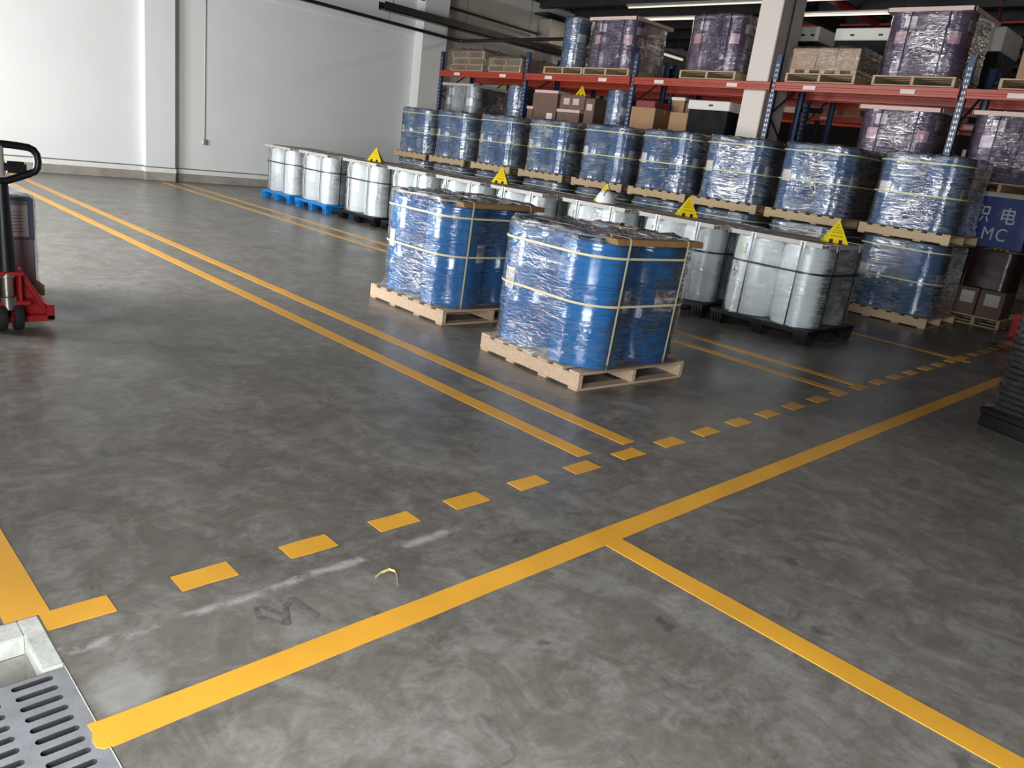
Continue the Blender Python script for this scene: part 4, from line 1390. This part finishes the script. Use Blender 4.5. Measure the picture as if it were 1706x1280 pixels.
# pump and steer assembly
ob('pump', MB().lathe([(.055, .14), (.055, .22), (.04, .225), (.04, .34), (.052, .345), (.052, .37)], 20).mesh('pump', 'steel', 40), pt)
b = MB()
b.box(-.09, .09, -.05, .05, .355, .385)
b.box(-.075, -.055, -.04, .04, .18, .36); b.box(.055, .075, -.04, .04, .18, .36)
b.box(-.12, .12, -.045, .045, .165, .195)
ob('yoke', b.mesh('yoke', 'truck_red', 0, .006), pt)
b = MB()
vs = []
for y_ in (.06, .085):
    vs += [(-.30, y_, .05), (.262, y_, .05), (.262, y_, .125), (.20, y_, .16), (.07, y_, .40), (-.07, y_, .40), (-.30, y_, .125)]
b.add(vs, [tuple(range(7)), tuple(reversed(range(7, 14)))] + [(i, 7+i, 7+(i+1) % 7, (i+1) % 7) for i in range(7)])
b.box(-.30, .262, -.0, .06, .045, .085)
b.box(.215, .262, .0, .35, .05, .15)
b.box(-.30, -.25, .0, .35, .05, .15)
ob('chassis', b.mesh('chassis', 'truck_red', 0, .006), pt)
b = MB()
for sg in (-1, 1):
    b.tube([(sg*.075, .05, .385), (sg*.225, .05, .10)], .017, 8)
ob('diagonal_brace', b.mesh('diagonal_brace', 'truck_red', 40), pt)
for sg in (-1, 1):
    m4 = Matrix.Translation((sg*.045, 0, .09)) @ Matrix.Rotation(pi/2, 4, 'Y')
    w = MB().lathe([(.05, -.026), (.085, -.026), (.09, -.018), (.09, .018), (.085, .026), (.05, .026)], 24)
    w.v = [tuple(m4 @ Vector(p)) for p in w.v]
    wo = ob('steer_wheel', w.mesh('steer_wheel', 'rubber', 40), pt)
    h_ = MB().lathe([(.05, -.028), (.05, .028)], 16)
    h_.v = [tuple(m4 @ Vector(p)) for p in h_.v]
    ob('hub', h_.mesh('hub', 'truck_red', 40), wo)
for sg in (-1, 1):
    b = MB(); b.box(sg*.19-.075, sg*.19+.075, .30, 1.45, .055, .105)
    ob('fork', b.mesh('fork', 'truck_red', 0, .01), pt)
    w = MB().lathe([(.035, -.05), (.035, .05)], 16)
    m4 = Matrix.Translation((sg*.19, 1.35, .035)) @ Matrix.Rotation(pi/2, 4, 'Y')
    w.v = [tuple(m4 @ Vector(p)) for p in w.v]
    ob('load_roller', w.mesh('load_roller', 'rubber', 40), pt)
# wooden skid on the forks
sk2 = thing('wooden_skid', 'orange-brown wooden skid on the truck forks under the cabinet', 'skid', (1.12, 6.50, .1055), 0)
ob('deck_sheet', boxme('deck_sheet', .68, .84, .025, 'wood_tan'), sk2, (0, 0, .05))
for sg in (-1, 0, 1):
    ob('bearer', boxme('bearer', .06, .84, .0498, 'wood_tan'), sk2, (sg*.31, 0, 0))
cb_ = thing('cabinet', 'grey cabinet wrapped in film with a printed sheet, on the pallet truck', 'cabinet', (1.125, 6.49, .181), 0)
ob('cabinet_body', boxme('cabinet_body', .60, .72, .60, 'cabinet_grey', .012), cb_)
ob('front_frame', boxme('front_frame', .60, .012, .28, 'cabinet_blue', .004), cb_, (0, -.366, .31))
ob('front_panel', boxme('front_panel', .55, .008, .25, 'cabinet_grey', .003), cb_, (-.01, -.376, .325))
ob('instruction_sheet', boxme('instruction_sheet', .21, .002, .21, 'paper', 0), cb_, (.155, -.3825, .335))
for r_ in range(7):
    ob('printed_line', boxme('printed_line', .15, .0012, .006, 'paper_print', 0), cb_, (.155, -.384, .365+r_*.022))
f = film_mesh(.312, .395, .004, .604, .03, 340, 'film_dark', flare=.015, amp=.006)
ob('film', f, cb_)

# ------------------------------------------------------------------ wall services
cd = thing('wall_conduit', 'thin grey conduit running down the white wall to a socket box', 'conduit', (7.10, YB-.012, 0))
ob('pipe', MB().tube([(0, 0, .90), (0, 0, CEIL)], .011, 8).mesh('pipe', 'galvanised', 60), cd)
ob('socket_box', boxme('socket_box', .09, .05, .11, 'galvanised', .008), cd, (0, -.012, .79))
pp = thing('overhead_pipe', 'thin black pipe along the top of the white wall', 'pipe')
ob('pipe', MB().tube([(6.4, 16.28, 4.01), (13.1, 16.28, 3.93), (13.3, 16.24, 3.93), (13.36, 16.1, 3.93), (13.36, 12.0, 3.97)], .038, 10).mesh('pipe', 'black_pipe', 60), pp)
for x_ in (8.6, 11.2, 12.9):
    ob('hanger_rod', MB().tube([(x_, 16.28, 4.0), (x_, 16.28, 4.158 if x_ > 10.9 else CEIL)], .007, 6).mesh('hanger_rod', 'dark_steel'), pp)
tr = thing('cable_tray', 'wide black cable tray above the pipe, running to the rack end', 'cable tray')
b = MB(); b.box(10.9, 17.0, 16.05, 16.30, 4.16, 4.18); b.box(10.9, 17.0, 16.05, 16.065, 4.16, 4.33); b.box(10.9, 17.0, 16.285, 16.30, 4.16, 4.33)
ob('tray_body', b.mesh('tray_body', 'black_pipe', 0), tr)
for x_ in (11.2, 13.4, 15.6):
    ob('hanger_rod', MB().tube([(x_, 16.17, 4.18), (x_, 16.17, CEIL)], .007, 6).mesh('hanger_rod', 'dark_steel'), tr)
up_ = thing('overhead_pipe', 'dark thin pipe above the cable tray on the upper wall', 'pipe', me=MB().tube([(11.9, 16.45, 4.66), (16.2, 16.45, 4.62)], .03, 8).mesh('upper_pipe', 'black_pipe', 60))
eb = thing('electrical_box', 'grey electrical box high on the wall at the tray end', 'electrical box', (16.78, 16.42, 4.42))
ob('housing', boxme('housing', .72, .44, .62, 'grey_box', .01), eb)
ob('roof_plate', boxme('roof_plate', 1.0, .5, .05, 'dark_steel', .005), eb, (-.1, 0, .70))

# ceiling lamps and sprinkler pipes over the rear racks
def batten(label, x, y0, y1, z, along='y'):
    t = thing('strip_lamp', label, 'lamp', (0, 0, 0), 0, 'ceiling strip lamps')
    if along == 'y':
        ob('lamp_housing', MB().box(x-.05, x+.05, y0, y1, z+.02, z+.07).mesh('lamp_housing', 'galvanised', 0), t)
        ob('lamp_tube', MB().tube([(x, y0+.03, z), (x, y1-.03, z)], .018, 8).mesh('lamp_tube', 'lamp_tube', 60), t)
        for y in (y0+.4, y1-.4):
            ob('hanger_rod', MB().tube([(x, y, z+.065), (x, y, CEIL+.07)], .006, 6).mesh('hanger_rod', 'dark_steel'), t)
    else:
        ob('lamp_housing', MB().box(y0, y1, x-.09, x+.09, z+.03, z+.09).mesh('lamp_housing', 'galvanised', 0), t)
        ob('lamp_tube', MB().tube([(y0+.03, x, z), (y1-.03, x, z)], .03, 8).mesh('lamp_tube', 'lamp_tube', 60), t)
        for xx in (y0+.3, y1-.3):
            ob('hanger_rod', MB().tube([(xx, x, z+.085), (xx, x, CEIL+.07)], .006, 6).mesh('hanger_rod', 'dark_steel'), t)
batten('strip lamp over the rear rack, beyond the pillar', 15.57, 5.6, 8.6, 5.05)
batten('strip lamp over the rear rack, on the wall side of the pillar', 15.57, 8.9, 12.9, 5.05)
batten('farther strip lamp over the rear rack, beyond the pillar', 16.9, 6.6, 9.1, 5.05)
batten('farther strip lamp over the rear rack, wall side of the pillar', 16.9, 11.2, 14.0, 5.05)
batten('low bright strip lamp seen in the top shelf gap', 14.5, 18.6, 20.4, 4.66, 'x')
sp_ = thing('sprinkler_pipe', 'red sprinkler pipe crossing under the dark ceiling', 'pipe')
ob('main_pipe', MB().tube([(15.0, 8.35, 5.28), (22.0, 8.35, 5.28)], .085, 12).mesh('main_pipe', 'red_pipe', 60), sp_)
ob('branch_pipe', MB().tube([(18.9, -2, 5.25), (18.9, 13, 5.25)], .03, 8).mesh('branch_pipe', 'red_pipe', 60), sp_)
ob('drop_pipe', MB().tube([(17.3, 5.4, CEIL), (18.9, 5.85, 5.25)], .03, 8).mesh('drop_pipe', 'red_pipe', 60), sp_)
